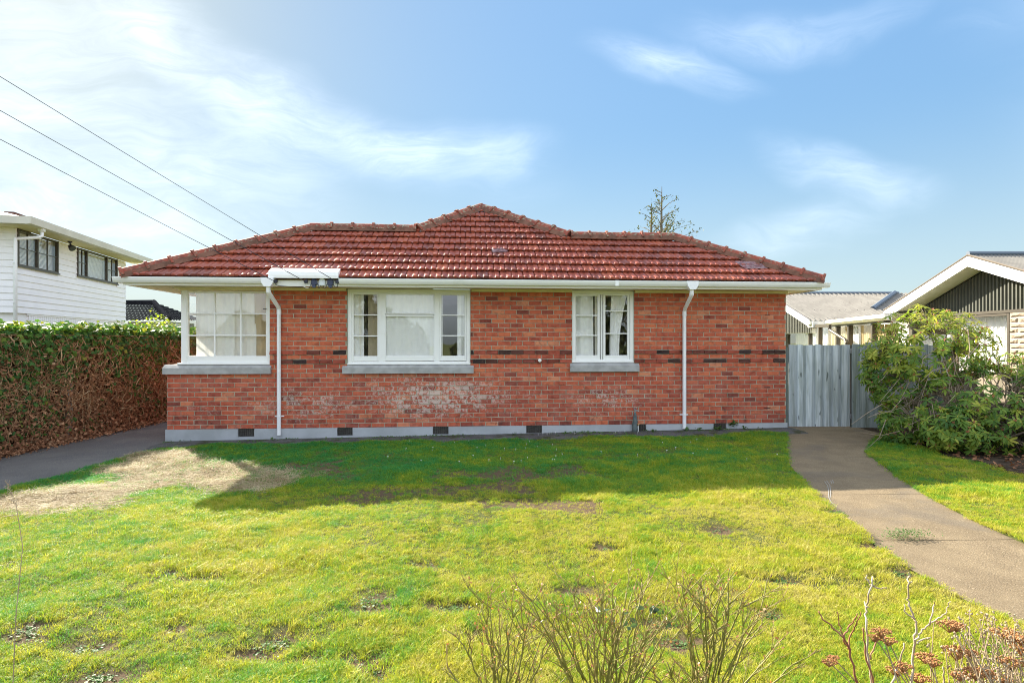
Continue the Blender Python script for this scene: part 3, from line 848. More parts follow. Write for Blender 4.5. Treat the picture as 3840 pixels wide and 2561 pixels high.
house_curtain(2292, 2350, RW[2]+.05, zc1, .14, M_net, 'net_curtain', 'white curtain swept aside in the right casement of the right window', amp=.02, gather=(H.u(2286, .14), H.u(2322, .14)))

# a ladder-back chair and a painted wardrobe stand in the rooms and show through the glass
M_wood = plain('warm_wood', (.55, .27, .08), (.42, .19, .05), 5, .45, .4)
def room_chair(px, w, rz, label):
    r = empty('dining_chair', H.world(H.u(px, w), w, .5), HA+rz, label=label, category='chair', group='wooden chairs inside the corner room')
    b = MB(); b.box(-.21, .21, -.2, .2, .42, .46, ch=.01); b.build('seat', M_wood, r)
    for sx in (-.18, .18):
        for sy in (-.17, .17):
            b = MB(); b.tube([(sx, sy, 0), (sx, sy, .42 if sy < 0 else .98)], [.018, .022], 8); b.build('leg', M_wood, r)
    b = MB()
    for z in (.6, .75, .9): b.box(-.18, .18, .155, .18, z, z+.06)
    b.build('backrest', M_wood, r)
room_chair(780, .8, 2.6, 'honey wooden chair seen low behind the left panes of the corner window')
room_chair(905, .85, .5, 'honey wooden chair seen low behind the centre panes of the corner window')
wd = empty('wardrobe', H.world(H.u(1000, 1.6), 1.6, .5), HA, label='tall orange wood cupboard at the right edge of the corner window', category='cupboard')
b = MB(); b.box(-.3, .5, 0, .5, 0, 1.95); b.build('carcass', M_wood, wd)
b = MB(); b.box(-.28, .09, -.02, -.001, .05, 1.9, ch=.008); b.build('door', M_wood, wd)
b = MB(); b.box(.11, .48, -.02, -.001, .05, 1.9, ch=.008); b.build('door', M_wood, wd)

# ================================================================== WHITE HOUSE ON THE LEFT
LD = math.atan2(22.4-15.7, -15.2+13.68)
LH = Frame(-13.68, 15.7, LD)
lh = empty('white_house', (-13.68, 15.7, 0), LD, label='white two-storey weatherboard house above the ivy hedge', category='house')
M_wbd = plain('weatherboard_paint', (.88, .86, .90), (.83, .81, .85), 1.2, .5, .3, .04, 40)
M_fas = plain('fascia_paint', (.62, .60, .54), (.55, .53, .47), 1.5, .5, .3)
M_bronze = plain('bronze_aluminium', (.075, .062, .045), (.06, .05, .035), 4, .4, .5)
LL = 6.87; FZ = 2.62; TOPZ = 4.93
wins = [dict(px=(65, 217), f=lambda p: LH.z(65, p), t=893, b=1001), dict(px=(289, 439), f=None, t=0, b=0)]
W1 = (LH.u(65), LH.u(217), LH.z(66, 998), TOPZ-.02); W2 = (LH.u(289.5), LH.u(439.5), LH.z(290, 1043), TOPZ-.02)
W1 = (W1[0], W1[1], 3.90, W1[3]); W2 = (W2[0], W2[1], 3.97, W2[3])
b = MB()
for (a, c, z0, z1) in [(0, W1[0], FZ, TOPZ), (W1[0], W1[1], FZ, W1[2]), (W1[1], W2[0], FZ, TOPZ), (W2[0], W2[1], FZ, W2[2]), (W2[1], LL, FZ, TOPZ)]:
    b.box(a, c, .03, .2, z0, z1)
b.box(0, .2, .2, 8, FZ, TOPZ); b.box(.0, LL, 7.8, 8, -.2, TOPZ); b.box(LL-.2, LL, .2, 7.8, FZ, TOPZ)
b.box(.1, LL, .06, .2, -.3, FZ); b.box(.1, .25, .2, 7.8, -.3, FZ)
b.box(.2, LL-.2, .2, 7.8, FZ+.05, FZ+.1); b.box(.2, LL-.2, 3, 3.1, FZ, TOPZ); b.box(.2, LL-.2, .2, 7.8, TOPZ-.1, TOPZ-.05)
lwall = b.build('wall', M_wbd, lh)
k = 0; zz = FZ-.03; P = .182
while zz < TOPZ-.02:
    z1 = min(zz+P+.02, TOPZ)
    segs = [(-.02, LL)]
    for W in (W1, W2):
        if zz+P > W[2]+.02:
            nx = []
            for (a, c) in segs:
                if W[0] > a: nx.append((a, min(c, W[0])))
                if W[1] < c: nx.append((max(a, W[1]), c))
            segs = nx
    for (a, c) in segs:
        b = MB(); b.prism([(.03, zz), (-.004, zz), (-.002, zz+.012), (.022, z1), (.03, z1)], a, c, 'x'); b.build('weatherboard', M_wbd, lwall)
    b = MB(); b.prism([(.03, zz), (-.024, zz), (-.022, zz+.012), (.002, z1), (.03, z1)], .0, 8, 'y'); b.build('weatherboard', M_wbd, lwall)
    zz += P
# under-floor sheet with upright grooves
b = MB(); a = LH.u(114); n = int((LH.u(412)-a)/.11)
for i in range(n): b.box(a+i*.11, a+i*.11+.098, .035, .06, 1.2, FZ-.08)
b.box(a-.1, LL, .02, .06, FZ-.08, FZ-.03)
tag(b.build('grooved_sheet', M_wbd, lwall), kind='stuff')
def lwin(W, mulls, label, bars):
    u0, u1, z0, z1 = W
    b = MB(); ring(b, u0, u1, z0, z1, .05, -.03, .1); w = b.build('window', M_bronze, lh, label=label)
    b = MB(); b.box(u0-.04, u1+.04, -.05, -.0305, z0-.03, z0+.01); b.build('sill', M_bronze, w)
    xs = [u0+.05]+[m for m in mulls]+[u1-.05]
    b = MB()
    for m in mulls: b.box(m-.03, m+.03, -.025, .08, z0+.05, z1-.05)
    b.build('mullion', M_bronze, w)
    for i, (a, c) in enumerate(zip(xs[:-1], xs[1:])):
        a2, c2 = a+.03*(i > 0), c-.03*(i < len(xs)-2)
        s = MB(); zb, zt = z0+.05, z1-.05
        if bars[i]:
            m = (a2+c2)/2; s.box(m-.012, m+.012, -.005, .03, zb, zt); s.box(a2, c2, -.004, .029, (zb+zt)/2-.012, (zb+zt)/2+.012)
            sa = s.build('glazing_bar', M_bronze, w)
            for (p, q) in ((a2, m-.012), (m+.012, c2)):
                for (r, t) in ((zb, (zb+zt)/2-.012), ((zb+zt)/2+.012, zt)): pane(w, p, q, r, t, .012)
        else: pane(w, a2, c2, zb, zt, .012)
    return w
lwin(W1, [LH.u(140)], 'bronze window of eight small panes beside the downpipe', [1, 1])
lwin(W2, [LH.u(325.5), LH.u(401)], 'bronze window with a wide pane between two barred lights', [1, 0, 1])
for W, lb in ((W1, 'pale venetian blind in the upper window nearer the downpipe'), (W2, 'pale venetian blind in the wide upper window of the white house')):
    b = MB(); n = 26
    for k in range(n):
        z = W[2]+.06+k*(W[3]-W[2]-.1)/n
        b.box(W[0]+.06-W[0], W[1]-.06-W[0], .0, .022, z, z+.02)
    o = b.build('venetian_blind', M_white, None); o.location = LH.world(W[0], .14, 0); o.rotation_euler = (0, 0, LD); tag(o, lb, 'blind')
# eaves and roof
OV = .62
b = MB(); b.box(-OV, LL+.6, -OV+.02, 0, TOPZ, TOPZ+.02); b.box(-OV, 0, 0, 8, TOPZ, TOPZ+.02); b.build('soffit', M_soffit, lh)
b = MB()
pf = [(-OV-.10, TOPZ-.01+.02), (-OV+.02, TOPZ-.01), (-OV+.02, TOPZ+.20), (-OV-.12, TOPZ+.20), (-OV-.12, TOPZ+.17)]
b.prism([(p[0], p[1]) for p in pf], -OV-.12, LL+.6, 'x')
b.box(-OV-.12, -OV+.02, -OV+.021, 8, TOPZ-.0, TOPZ+.199)
b.build('gutter', M_fas, lh)
b = MB(); t_ = .36
ra, rb_, rc = Vector((-OV, -OV, TOPZ+.17)), Vector((LL+.6, -OV, TOPZ+.17)), Vector((LL+.6, 4, TOPZ+.17+4.6*.28))
b.add([(-OV, -OV, TOPZ+.17), (LL+.6, -OV, TOPZ+.17), (LL+.6, 4, TOPZ+1.5), (3.5, 4, TOPZ+1.5), (-OV, 8.6, TOPZ+.17), (LL+.6, 8.6, TOPZ+.17)], [(0, 1, 2, 3), (0, 3, 4), (3, 2, 5, 4)])
b.build('roof', plain('dark_roof', (.10, .10, .10), (.07, .07, .07), 4, .7), lh)
b = MB(); cw = LH.local(Vector((-17.0, 19.2, 0))); b.box(cw.x-.5, cw.x+.5, cw.y-.4, cw.y+.5, TOPZ+.2, 6.0); b.box(cw.x-.62, cw.x+.62, cw.y-.5, cw.y+.6, 5.9, 6.06)
b.build('chimney', plain('chimney_brick', (.2, .09, .07), (.14, .07, .05), 6, .9), lh)
b = MB(); up = LH.u(56, -.06)
oq = LH.u(160, -.62)
b.tube([(oq, -.60, TOPZ), (oq, -.60, TOPZ-.2), (oq-.08, -.56, TOPZ-.25), (up+.1, -.10, TOPZ-.30), (up, -.07, TOPZ-.33), (up, -.07, TOPZ-.4), (up, -.07, 1.2)], .045, 10)
b.prism([(oq-.07, TOPZ+.03), (oq+.07, TOPZ+.03), (oq+.05, TOPZ-.08), (oq-.05, TOPZ-.08)], -.67, -.53, 'y')
o = b.build('downpipe', M_pvc, lh, smooth=True)
for z in (2.85, 3.95):
    c = MB(); c.box(up-.10, up+.10, -.05, -.03, z-.012, z+.012); c.build('bracket', M_pvc, o)
b = MB(); ul = LH.u(262, -.3); b.tube([(ul, -.3, TOPZ), (ul, -.3, TOPZ-.04)], .06, 10); b.tube([(ul, -.3, TOPZ-.04), (ul+.03, -.32, TOPZ-.12)], .02, 8)
b.tube([(ul, -.3, TOPZ-.14), (ul-.03, -.36, TOPZ-.19), (ul-.05, -.40, TOPZ-.23)], [.06, .09, .10], 12); b.build('floodlight', M_black, lh)

# ================================================================== DARK TILED HOUSE BEHIND
dh = empty('tiled_house', (-17.2, 27, 0), 0, label='distant house with dark grey tiled hip roof behind the hedge', category='house')
M_dtile = plain('dark_roof_tile', (.022, .023, .027), (.013, .014, .017), 6, 1.0, .0)
def pxz(px, py, Y): return Vector(((px-1920)/F*Y, Y, CAMZ+(1280.5-py)/F*Y))
o0 = Vector((-17.2, 27, 0))
r0, r1 = pxz(430, 1140, 29.5), pxz(577, 1139, 29.5); e0, e1 = pxz(430, 1204, 26.5), pxz(632, 1204, 26.5); f1 = pxz(760, 1204, 30.5)
def tiled_plane(b, q0, q1, p1, p0, nr, nc):
    """rows of tiles from eave q0-q1 up to ridge p0-p1, each course lapped and ribbed"""
    for r in range(nr):
        t0, t1 = r/nr, (r+1.15)/nr
        a0, a1 = q0.lerp(p0, t0), q1.lerp(p1, t0); c0, c1 = q0.lerp(p0, min(1, t1)), q1.lerp(p1, min(1, t1))
        vs = []
        for (s, e_, lf) in ((a0, a1, .02), (a0, a1, .07), (c0, c1, .0)):
            for k in range(nc*2+1): q = s.lerp(e_, k/(nc*2)); vs.append(q+Vector((0, 0, lf+(.045 if k % 2 else 0))))
        m = nc*2+1
        b.add([v-o0 for v in vs], [(j*m+k, j*m+k+1, (j+1)*m+k+1, (j+1)*m+k) for j in range(2) for k in range(m-1)])
b = MB(); tiled_plane(b, e0, e1, r1, r0, 10, 13); tiled_plane(b, e1, f1, r1, r1+Vector((.01, 0, 0)), 10, 14)
b.add([v-o0 for v in (e0, f1, pxz(430, 1204, 33))], [(0, 1, 2)])
b.build('roof', M_dtile, dh, recalc=False)
b = MB(); b.tube([e1-o0+Vector((0, 0, .08)), r1-o0+Vector((0, 0, .1))], .12, 8); b.tube([r0-o0+Vector((0, 0, .08)), r1-o0+Vector((0, 0, .08))], .12, 8); b.build('ridge_tile', M_dtile, dh)
b = MB(); w0, w1, w2 = e1-o0, f1-o0, e0-o0
b.add([(w2.x, .4, -.2), (w0.x-.4, .4, -.2), (w1.x-.5, 3.6, -.2), (w2.x, .4, e1.z), (w0.x-.4, .4, e1.z), (w1.x-.5, 3.6, e1.z)], [(0, 1, 4, 3), (1, 2, 5, 4)])
b.build('wall', plain('grey_render', (.32, .33, .33), None, rough=.8), dh, recalc=False)
b = MB(); qa, qb = Vector((w0.x-.4, .4, 0)), Vector((w1.x-.5, 3.6, 0)); dd = (qb-qa).normalized(); nn = Vector((dd.y, -dd.x, 0))*.05
for (s0, s1) in ((.3, 1.0), (1.04, 1.7)):
    b.add([qa+dd*s0+nn+Vector((0, 0, 1.9)), qa+dd*s1+nn+Vector((0, 0, 1.9)), qa+dd*s1+nn+Vector((0, 0, 2.7)), qa+dd*s0+nn+Vector((0, 0, 2.7))], [(0, 1, 2, 3)])
wf = b.build('window', M_glass, dh, recalc=False)

# ================================================================== HOUSE ON THE RIGHT
M_iron = plain('roof_iron', (.19, .178, .155), (.15, .138, .12), 2.5, .5, .4, .05, 30)
M_iron2 = plain('ridge_flashing', (.10, .13, .17), None, rough=.5)
M_trim = plain('cream_trim', (.80, .78, .71), (.73, .70, .62), 2, .5, .3)
M_clad = plain('olive_cladding', (.085, .088, .07), (.068, .07, .055), 3, .5, .35)
M_block = plain('split_block', (.36, .29, .215), (.26, .205, .15), 14, .9, .15, .8, 40, lo=.3, hi=.7)
M_jnt = plain('pale_joint', (.66, .62, .55), None, rough=.9)
RH = Frame(9.5, 13.8, R(-90))      # wall facing the driveway path; x runs towards the camera
rh = empty('neighbour_house', (9.5, 13.8, 0), R(-90), label='single-storey neighbour house with olive gable and grey iron roofs, behind the rhododendron', category='house')
AP = 2.42; APZ = 3.50; SL = .376; OVH = .36; ER_ = 4.95
wz = lambda s: APZ-.22-abs(s-AP)*SL
HEAD = 2.46
b = MB()
W_s0, W_s1 = .25, RH.u(3778)
b.box(-.0, ER_, .12, .25, -.3, .9); b.box(0, .2, .12, .25, .9, HEAD)
b.prism([(0, HEAD), (ER_, HEAD), (ER_, wz(ER_)), (AP, wz(AP)), (0, wz(0))], .10, .25, 'y')
b.box(0, .15, .25, 9, -.3, 2.2); b.box(ER_-.15, ER_, .25, 9, -.3, 2.2); b.box(.15, ER_-.15, 3.2, 3.3, 0, 2.6); b.box(.15, ER_-.15, .25, 3.2, 2.52, 2.58)
b.box(.2, ER_-.15, .25, 3.2, .3, .4)
rwall = b.build('wall', M_trim, rh)
# ribbed gable cladding: trapezoid ribs, each running up to the roof line
b = MB(); s = .0; i = 0
while s < ER_-.02:
    p = .085
    zt = lambda q: wz(q)-.0
    for (q0, q1, d0, d1) in ((s, s+.03, .07, .07), (s+.03, s+.042, .07, .045), (s+.042, s+.073, .045, .045), (s+.073, s+p, .045, .07)):
        b.add([(q0, d0, HEAD-.05), (q1, d1, HEAD-.05), (q1, d1, zt(q1)), (q0, d0, zt(q0))], [(0, 1, 2, 3)])
    s += p
tag(b.build('gable_cladding', M_clad, rwall, recalc=False), kind='stuff')
b = MB(); b.box(0, ER_, .02, .11, HEAD-.11, HEAD-.052); b.build('head_flashing', M_bronze, rh)
# concrete blocks at the near end
b = MB(); b.box(W_s1+.02, ER_, .03, .118, -.3, HEAD-.112); blk = b.build('block_wall', M_jnt, rh)
bmeshes = []
for sd_ in range(4):
    r_ = random.Random(sd_); m = MB(); nx, nz = 5, 3; L_, h_ = .38, .086
    for j in range(nz+1):
        for i2 in range(nx+1):
            edge = i2 in (0, nx) or j in (0, nz)
            m.v.append((i2/nx*L_, 0.0 if edge else -r_.uniform(.012, .035), j/nz*h_))
    for j in range(nz):
        for i2 in range(nx): m.f.append([j*(nx+1)+i2, j*(nx+1)+i2+1, (j+1)*(nx+1)+i2+1, (j+1)*(nx+1)+i2]); m.m.append(0); m.t.append(0)
    m.add([(0, 0, 0), (L_, 0, 0), (L_, .03, 0), (0, .03, 0), (0, 0, h_), (L_, 0, h_), (L_, .03, h_), (0, .03, h_)], [(0, 1, 2, 3), (4, 5, 6, 7), (0, 3, 7, 4), (1, 2, 6, 5)])
    bmeshes.append(m.mesh('concrete_block', M_block))
for r in range(27):
    z = HEAD-.20-r*.1
    if z < -.2: break
    s = W_s1+.025-(.2 if r % 2 else 0)
    while s < ER_-.38:
        if s >= W_s1: 
            o = link('concrete_block', bmeshes[random.randrange(4)], blk); o.location = (s, .028, z)
        else:
            o = link('concrete_block', bmeshes[random.randrange(4)], blk); o.location = (W_s1+.025, .028, z); o.scale = ((s+.38-W_s1-.025)/.38, 1, 1)
        s += .392
# big window with curtains
wz0, wz1 = .92, HEAD-.115
sm = RH.u(3570)
b = MB(); ring(b, W_s0, W_s1, wz0, wz1, .05, .03, .14); b.box(sm-.03, sm+.03, .02, .13, wz0+.05, wz1-.05); b.box(W_s0+.05, sm-.03, .03, .12, 1.95, 1.99)
rw_ = b.build('window', M_bronze, rh)
pane(rw_, W_s0+.05, sm-.03, wz0+.05, 1.95, .08); pane(rw_, W_s0+.05, sm-.03, 1.99, wz1-.05, .08); pane(rw_, sm+.03, W_s1-.05, wz0+.05, wz1-.05, .08)
curtain(RH, Vector((sm, 0, wz0)), sm, W_s1, wz0, wz1, .28, M_net, 'net_curtain', 'wide white net curtain in the neighbour window beside the pale blocks', amp=.03, waves=14)
curtain(RH, Vector((W_s0, 0, wz0)), W_s0, sm, wz0, wz1, .28, M_net, 'net_curtain', 'white net curtain in the neighbour window half behind the rhododendron', amp=.03, waves=11)
# main gable roof, fascia boards and soffit
def corrugated(b, a, d, L, up, n, amp=.018):
    """sheet: a origin, d unit across, L length across, up vector to the ridge, n waves"""
    m = n*4; nrm = d.cross(up).normalized()
    vs = []
    for e_ in (0, 1):
        for k in range(m+1): vs.append(a+d*(L*k/m)+up*e_+nrm*(amp*math.sin(k*math.pi/2)))
    b.add(vs, [(k, k+1, m+1+k+1, m+1+k) for k in range(m)])
b = MB()
ro_ = APZ+.03
corrugated(b, Vector((ER_+.3, -OVH, ro_-(ER_+.3-AP)*SL)), Vector((0, 1, 0)), 9, Vector((AP-ER_-.3, 0, (ER_+.3-AP)*SL)), 118, .016)
corrugated(b, Vector((-.15, -OVH, ro_-(AP+.15)*SL)), Vector((0, 1, 0)), 9, Vector((AP+.15, 0, (AP+.15)*SL)), 118, .016)
rroof = b.build('roof', M_iron, rh, smooth=True, recalc=False)
b = MB(); b.tube([(AP, -OVH-.02, ro_+.02), (AP, 8.5, ro_+.02)], .055, 8); b.build('ridge_cap', M_iron2, rroof)
b = MB(); dp = .20
for (s0, s1) in ((-.15, AP), (AP, ER_+.3)):
    z0, z1 = APZ-abs(s0-AP)*SL, APZ-abs(s1-AP)*SL
    b.add([(s0, -OVH-.03, z0-dp), (s1, -OVH-.03, z1-dp), (s1, -OVH-.03, z1), (s0, -OVH-.03, z0), (s0, -OVH, z0-dp), (s1, -OVH, z1-dp), (s1, -OVH, z1), (s0, -OVH, z0)],
          [(0, 1, 2, 3), (7, 6, 5, 4), (0, 4, 5, 1), (3, 2, 6, 7), (0, 3, 7, 4), (1, 5, 6, 2)])
b.build('bargeboard', M_white, rroof)
b = MB()
for (s0, s1) in ((-.15, AP), (AP, ER_+.3)):
    z0, z1 = APZ-abs(s0-AP)*SL-dp+.02, APZ-abs(s1-AP)*SL-dp+.02
    b.add([(s0, -OVH, z0), (s1, -OVH, z1), (s1, .08, z1), (s0, .08, z0)], [(0, 1, 2, 3)])
b.build('soffit', M_trim, rroof, recalc=False)
b = MB()
for s0, s1 in ((-.15, AP), (AP, ER_+.3)):
    z0, z1 = ro_-abs(s0-AP)*SL, ro_-abs(s1-AP)*SL
    b.tube([(s0, -OVH-.02, z0), (s1, -OVH-.02, z1)], .018, 6)
b.build('edge_flashing', plain('brown_flashing', (.16, .13, .10), None, rough=.5), rroof)

# sunroom wing with posts, drapes and gutter
SR0, SR1 = Vector((11.4, 23.6, 0)), Vector((9.2, 14.0, 0))
sa = math.atan2(SR1.y-SR0.y, SR1.x-SR0.x); SR = Frame(SR0.x, SR0.y, sa); SLN = (SR1-SR0).length
sr = empty('sunroom', (SR0.x, SR0.y, 0), sa, label='glazed sunroom of dark posts with a pale gutter, above the grey gate', category='sunroom')
SHD = 2.27
b = MB()
b.box(-1.5, SLN, 0, .12, -.3, .9); b.box(-1.5, SLN, 2.2, 2.3, -.3, 2.4); b.box(-1.5, -1.4, .12, 2.2, -.3, 2.4)
b.build('wall', M_trim, sr)
b = MB(); posts = [2940, 2953, 3034, 3071, 3137, 3182, 3271, 3322, 3400]
pus = []
for p in posts:
    u = SR.u(p)
    if -1.4 < u < SLN+.0: pus.append(u); b2 = MB(); b2.box(u-.055, u+.055, -.02, .1, .9, SHD); b2.build('post', M_bronze, sr)
for a, c in zip(pus[:-1], pus[1:]): pane(sr, a+.055, c-.055, .95, SHD, .04)
b = MB(); b.box(-1.5, SLN, -.04, .12, SHD+.001, SHD+.10); b.build('beam', M_bronze, sr)
b = MB(); g0 = SR.u(3085, -.3); b.prism([(-.22, SHD+.10), (-.14, SHD+.04), (-.05, SHD+.04), (-.05, SHD+.19), (-.22, SHD+.19)], g0, SLN+.5, 'x'); b.build('gutter', M_trim, sr)
b = MB(); gl0 = SR.u(2940); b.box(-1.5, SR.u(3060), -.10, -.041, SHD+.02, SHD+.20); b.build('lintel_board', M_trim, sr)
b = MB(); b.add([(g0, -.2, SHD+.2), (SLN+.5, -.2, SHD+.2), (SLN+.5, 2.4, SHD+.21), (g0, 2.4, SHD+.21)], [(0, 1, 2, 3)]); b.add([(g0, -.04, SHD+.11), (SLN, -.04, SHD+.11), (SLN, 2.4, SHD+.11), (g0, 2.4, SHD+.11)], [(0, 1, 2, 3)]); b.build('roof', M_iron, sr, recalc=False)
b = MB(); dq = SR.u(3112, -.2); b.tube([(dq, -.2, SHD+.05), (dq, -.2, SHD-.12), (dq+.9, -.06, SHD-.42), (dq+1.05, -.06, SHD-.5), (dq+1.05, -.06, 0)], .05, 8); b.build('downpipe', M_bronze, sr)
for (p0, p1, lb, mt) in ((2955, 3034, 'pale drape behind the leftmost sunroom pane', M_net), (3036, 3071, 'folded pale drape in the second sunroom pane from the left', M_net), (3074, 3136, 'yellow drape beside the sunroom downpipe', M_cream_drape),
                         (3140, 3181, 'cream drape in the narrow sunroom pane right of the downpipe', M_net), (3184, 3270, 'cream pleated drape in the wide sunroom pane', M_cream_drape), (3273, 3398, 'cream drape in the last sunroom panes, behind the rhododendron top', M_cream_drape)):
    u0, u1 = SR.u(p0), min(SR.u(p1), SLN)
    curtain(SR, Vector((u0, 0, .9)), u0, u1, .9, SHD-.02, .3, mt, 'drape', lb, amp=.04, waves=(u1-u0)/.16)

# rear wing: corrugated roof facing the camera, white barge, ribbed gable end
rw2 = empty('rear_wing_house', (10.4, 19.9, 0), 0, label='rear wing with pale corrugated iron roof rising above the sunroom', category='house')
o2 = Vector((10.4, 19.9, 0)); wd_, t2 = 3.35, .372; ez = 2.52; RL = 6.0
b = MB(); corrugated(b, Vector((-.02, -.02, ez)), Vector((1, 0, 0)), RL, Vector((.0, wd_, wd_*t2)), 34, .032)
b.add([(-.02, wd_, ez+wd_*t2-.03), (RL, wd_, ez+wd_*t2-.03), (RL, 2*wd_, ez-.03), (-.02, 2*wd_, ez-.03)], [(0, 1, 2, 3)])
wr_ = b.build('roof', M_iron, rw2, smooth=False, recalc=False)
b = MB(); b.tube([(-.02, wd_, ez+wd_*t2+.01), (RL-.6, wd_, ez+wd_*t2+.01)], .06, 8); b.build('ridge_cap', M_iron2, wr_)
b = MB(); b.tube([(3.05, 1.3, ez+1.3*t2+.03), (RL-.75, wd_, ez+wd_*t2+.03)], .09, 6); b.build('valley_flashing', M_iron2, wr_)
b = MB(); 
for i in range(26):
    for j in range(4):
        x, y = .1+i*.23+random.uniform(-.01, .01), .25+j*.9
        if x > 3.0+y*.62: continue
        z = ez+y*t2+.02; b.tube([(x, y, z), (x, y-.003, z+.012)], .012, 5)
tag(b.build('roof_screw', M_bronze, wr_), kind='stuff')
b = MB(); b.add([(-.06, -.04, ez-.19), (-.06, wd_, ez+wd_*t2-.19), (-.06, wd_, ez+wd_*t2+.03), (-.06, -.04, ez+.03), (-.021, -.04, ez-.19), (-.021, wd_, ez+wd_*t2-.19), (-.021, wd_, ez+wd_*t2+.03), (-.021, -.04, ez+.03)],
                 [(0, 1, 2, 3), (7, 6, 5, 4), (0, 4, 5, 1), (3, 2, 6, 7), (0, 3, 7, 4), (1, 5, 6, 2)])
b.build('bargeboard', M_white, wr_)
b = MB(); b.box(-.06, 4, -.14, -.041, ez-.12, ez-.01); b.build('gutter', M_trim, rw2)
b = MB(); b.box(.3, RL, .15, .3, -.3, ez-.06); b.prism([(.15, 2.1), (2*wd_-.3, 2.1), (2*wd_-.3, ez-.1), (wd_, ez+wd_*t2-.12), (.15, ez-.12)], .16, .3, 'x'); b.build('wall', M_trim, rw2)
b = MB(); y = .12
while y < wd_:
    b.add([(.12, y, 2.1), (.12, y+.06, 2.1), (.12, y+.06, ez-.1+(y+.06)*t2), (.12, y, ez-.1+y*t2)], [(0, 1, 2, 3)]); b.add([(.155, y+.06, 2.1), (.155, y+.12, 2.1), (.155, y+.12, ez-.1+(y+.12)*t2), (.155, y+.06, ez-.1+(y+.06)*t2)], [(0, 1, 2, 3)])
    b.add([(.12, y+.06, 2.1), (.155, y+.06, 2.1), (.155, y+.06, ez-.1+(y+.06)*t2), (.12, y+.06, ez-.1+(y+.06)*t2)], [(0, 1, 2, 3)])
    y += .12
tag(b.build('gable_cladding', M_clad, rw2, recalc=False), kind='stuff')

# ================================================================== GATE AND FENCES
def wood_mat(name, a, b2, green):
    m, N = material(name)
    tc = N('ShaderNodeTexCoord').outputs['Object']; t = tone_of(N)
    oi = N('ShaderNodeObjectInfo').outputs['Random']
    off = N('ShaderNodeCombineXYZ', {0: N.math('MULTIPLY', oi, 37), 1: 0, 2: N.math('MULTIPLY', oi, 17)})
    v = N('ShaderNodeVectorMath', {0: tc, 1: off}, operation='ADD')
    mp = N('ShaderNodeMapping', {0: v, 3: (60, 60, 1.3)}); g = N.noise(mp, 1, 8, .7, .8)
    col = N.mix(N.mapr(g, .35, .7), c4(a), c4(b2))
    col = N.mix(1.0, col, N.ramp(t, [(0, (.6,)*3), (1, (1.25,)*3)]), 'MULTIPLY')
    mp2 = N('ShaderNodeMapping', {0: v, 3: (9, 3, 2.2)}); kn = N.noise(mp2, 1.6, 2, .4, .0)
    col = N.mix(N.mapr(kn, .66, .72, 0, .8), col, (.06, .07, .08, 1))
    mp3 = N('ShaderNodeMapping', {0: v, 3: (10, 4, 1.0)}); gr = N.mapr(N.noise(mp3, 1, 5), .42, .66, 0, green)
    col = N.mix(gr, col, (.13, .155, .115, 1))
    finish(N, col, .85, .2, g, .4, .004); return m
M_grey_wood = wood_mat('weathered_timber', (.42, .48, .52), (.64, .69, .71), .45)
M_old_wood = wood_mat('old_timber', (.20, .235, .24), (.33, .37, .37), .7)
M_fence_wood = wood_mat('brown_timber', (.22, .18, .14), (.32, .27, .21), .5)
gx0 = 5.565; gY = 11.47; gx1 = 6.83
gate = empty('timber_gate', (gx0, gY, .065), R(1.5), label='pale grey board and batten gate at the head of the concrete path', category='gate')
W_ = gx1-gx0; gh = 1.67; n = 7; pitch = W_/n
for i in range(n):
    b = MB(); x = i*pitch; b.box(x+.004, x+pitch*.62, -.022, .0, .02, gh+random.uniform(-.008, .004), ch=.003)
    o = b.build('board', M_grey_wood, gate); o['tone'] = random.uniform(.35, 1.0)
    b = MB(); b.box(x+pitch*.62-.006, x+pitch+.008, .001, .02, .02, gh+random.uniform(-.01, .0), ch=.002)
    o = b.build('board', M_grey_wood, gate); o['tone'] = random.uniform(.1, .4)
b = MB(); b.box(-.075, -.008, -.02, .06, -.2, 1.62); b.build('post', M_old_wood, gate)
for z in (.25, 1.4):
    b = MB(); b.box(0, W_, .021, .065, z, z+.09); b.build('rail', M_old_wood, gate)
for z in (.18, 1.5):
    b = MB(); b.box(W_+.0, W_+.02, -.03, .0, z, z+.09); b.tube([(W_+.01, -.03, z-.01), (W_+.01, -.03, z+.10)], .008, 6); b.build('hinge', M_metal, gate)
fence = empty('board_fence', (gx1+.03, gY+.02, .06), R(-8), label='old dark grey paling fence between the gate and the rhododendron', category='fence')
b = MB(); b.box(0, .09, -.0, .09, -.3, 1.66); b.build('post', M_old_wood, fence)
x = .0; i = 0
while x < 1.75:
    w = random.uniform(.105, .15); b = MB(); h_ = 1.68+(.05 if i in (2, 3) else 0)+random.uniform(-.01, .01)
    d_ = .0 if i % 2 else .016
    b.box(x+.004, x+w-.004+(.02 if i % 2 == 0 else 0), -.04+d_, -.022+d_, -.02, h_, ch=.002); o = b.build('board', M_old_wood, fence); o['tone'] = random.uniform(.15, .8); x += w; i += 1
for z in (.3, 1.4):
    b = MB(); b.box(.09, 1.75, -.004, .05, z, z+.09); b.build('rail', M_old_wood, fence)
b = MB(); b.tube([(.31, -.06, .60), (.31, -.03, .60)], .018, 8); b.build('latch', M_metal, fence)
fence2 = empty('side_fence', (8.55, 11.2, .07), R(-90), label='low brown paling fence on the boundary behind the rhododendron', category='fence')
x = 0
while x < 8:
    b = MB(); b.box(x+.003, x+.147, -.02, 0, -.1, 1.18+random.uniform(-.02, .02), ch=.002); o = b.build('board', M_fence_wood, fence2); o['tone'] = random.uniform(.2, .8); x += .152
for z in (.25, .95):
    b = MB(); b.box(0, 8, .001, .05, z, z+.09); b.build('rail', M_fence_wood, fence2)

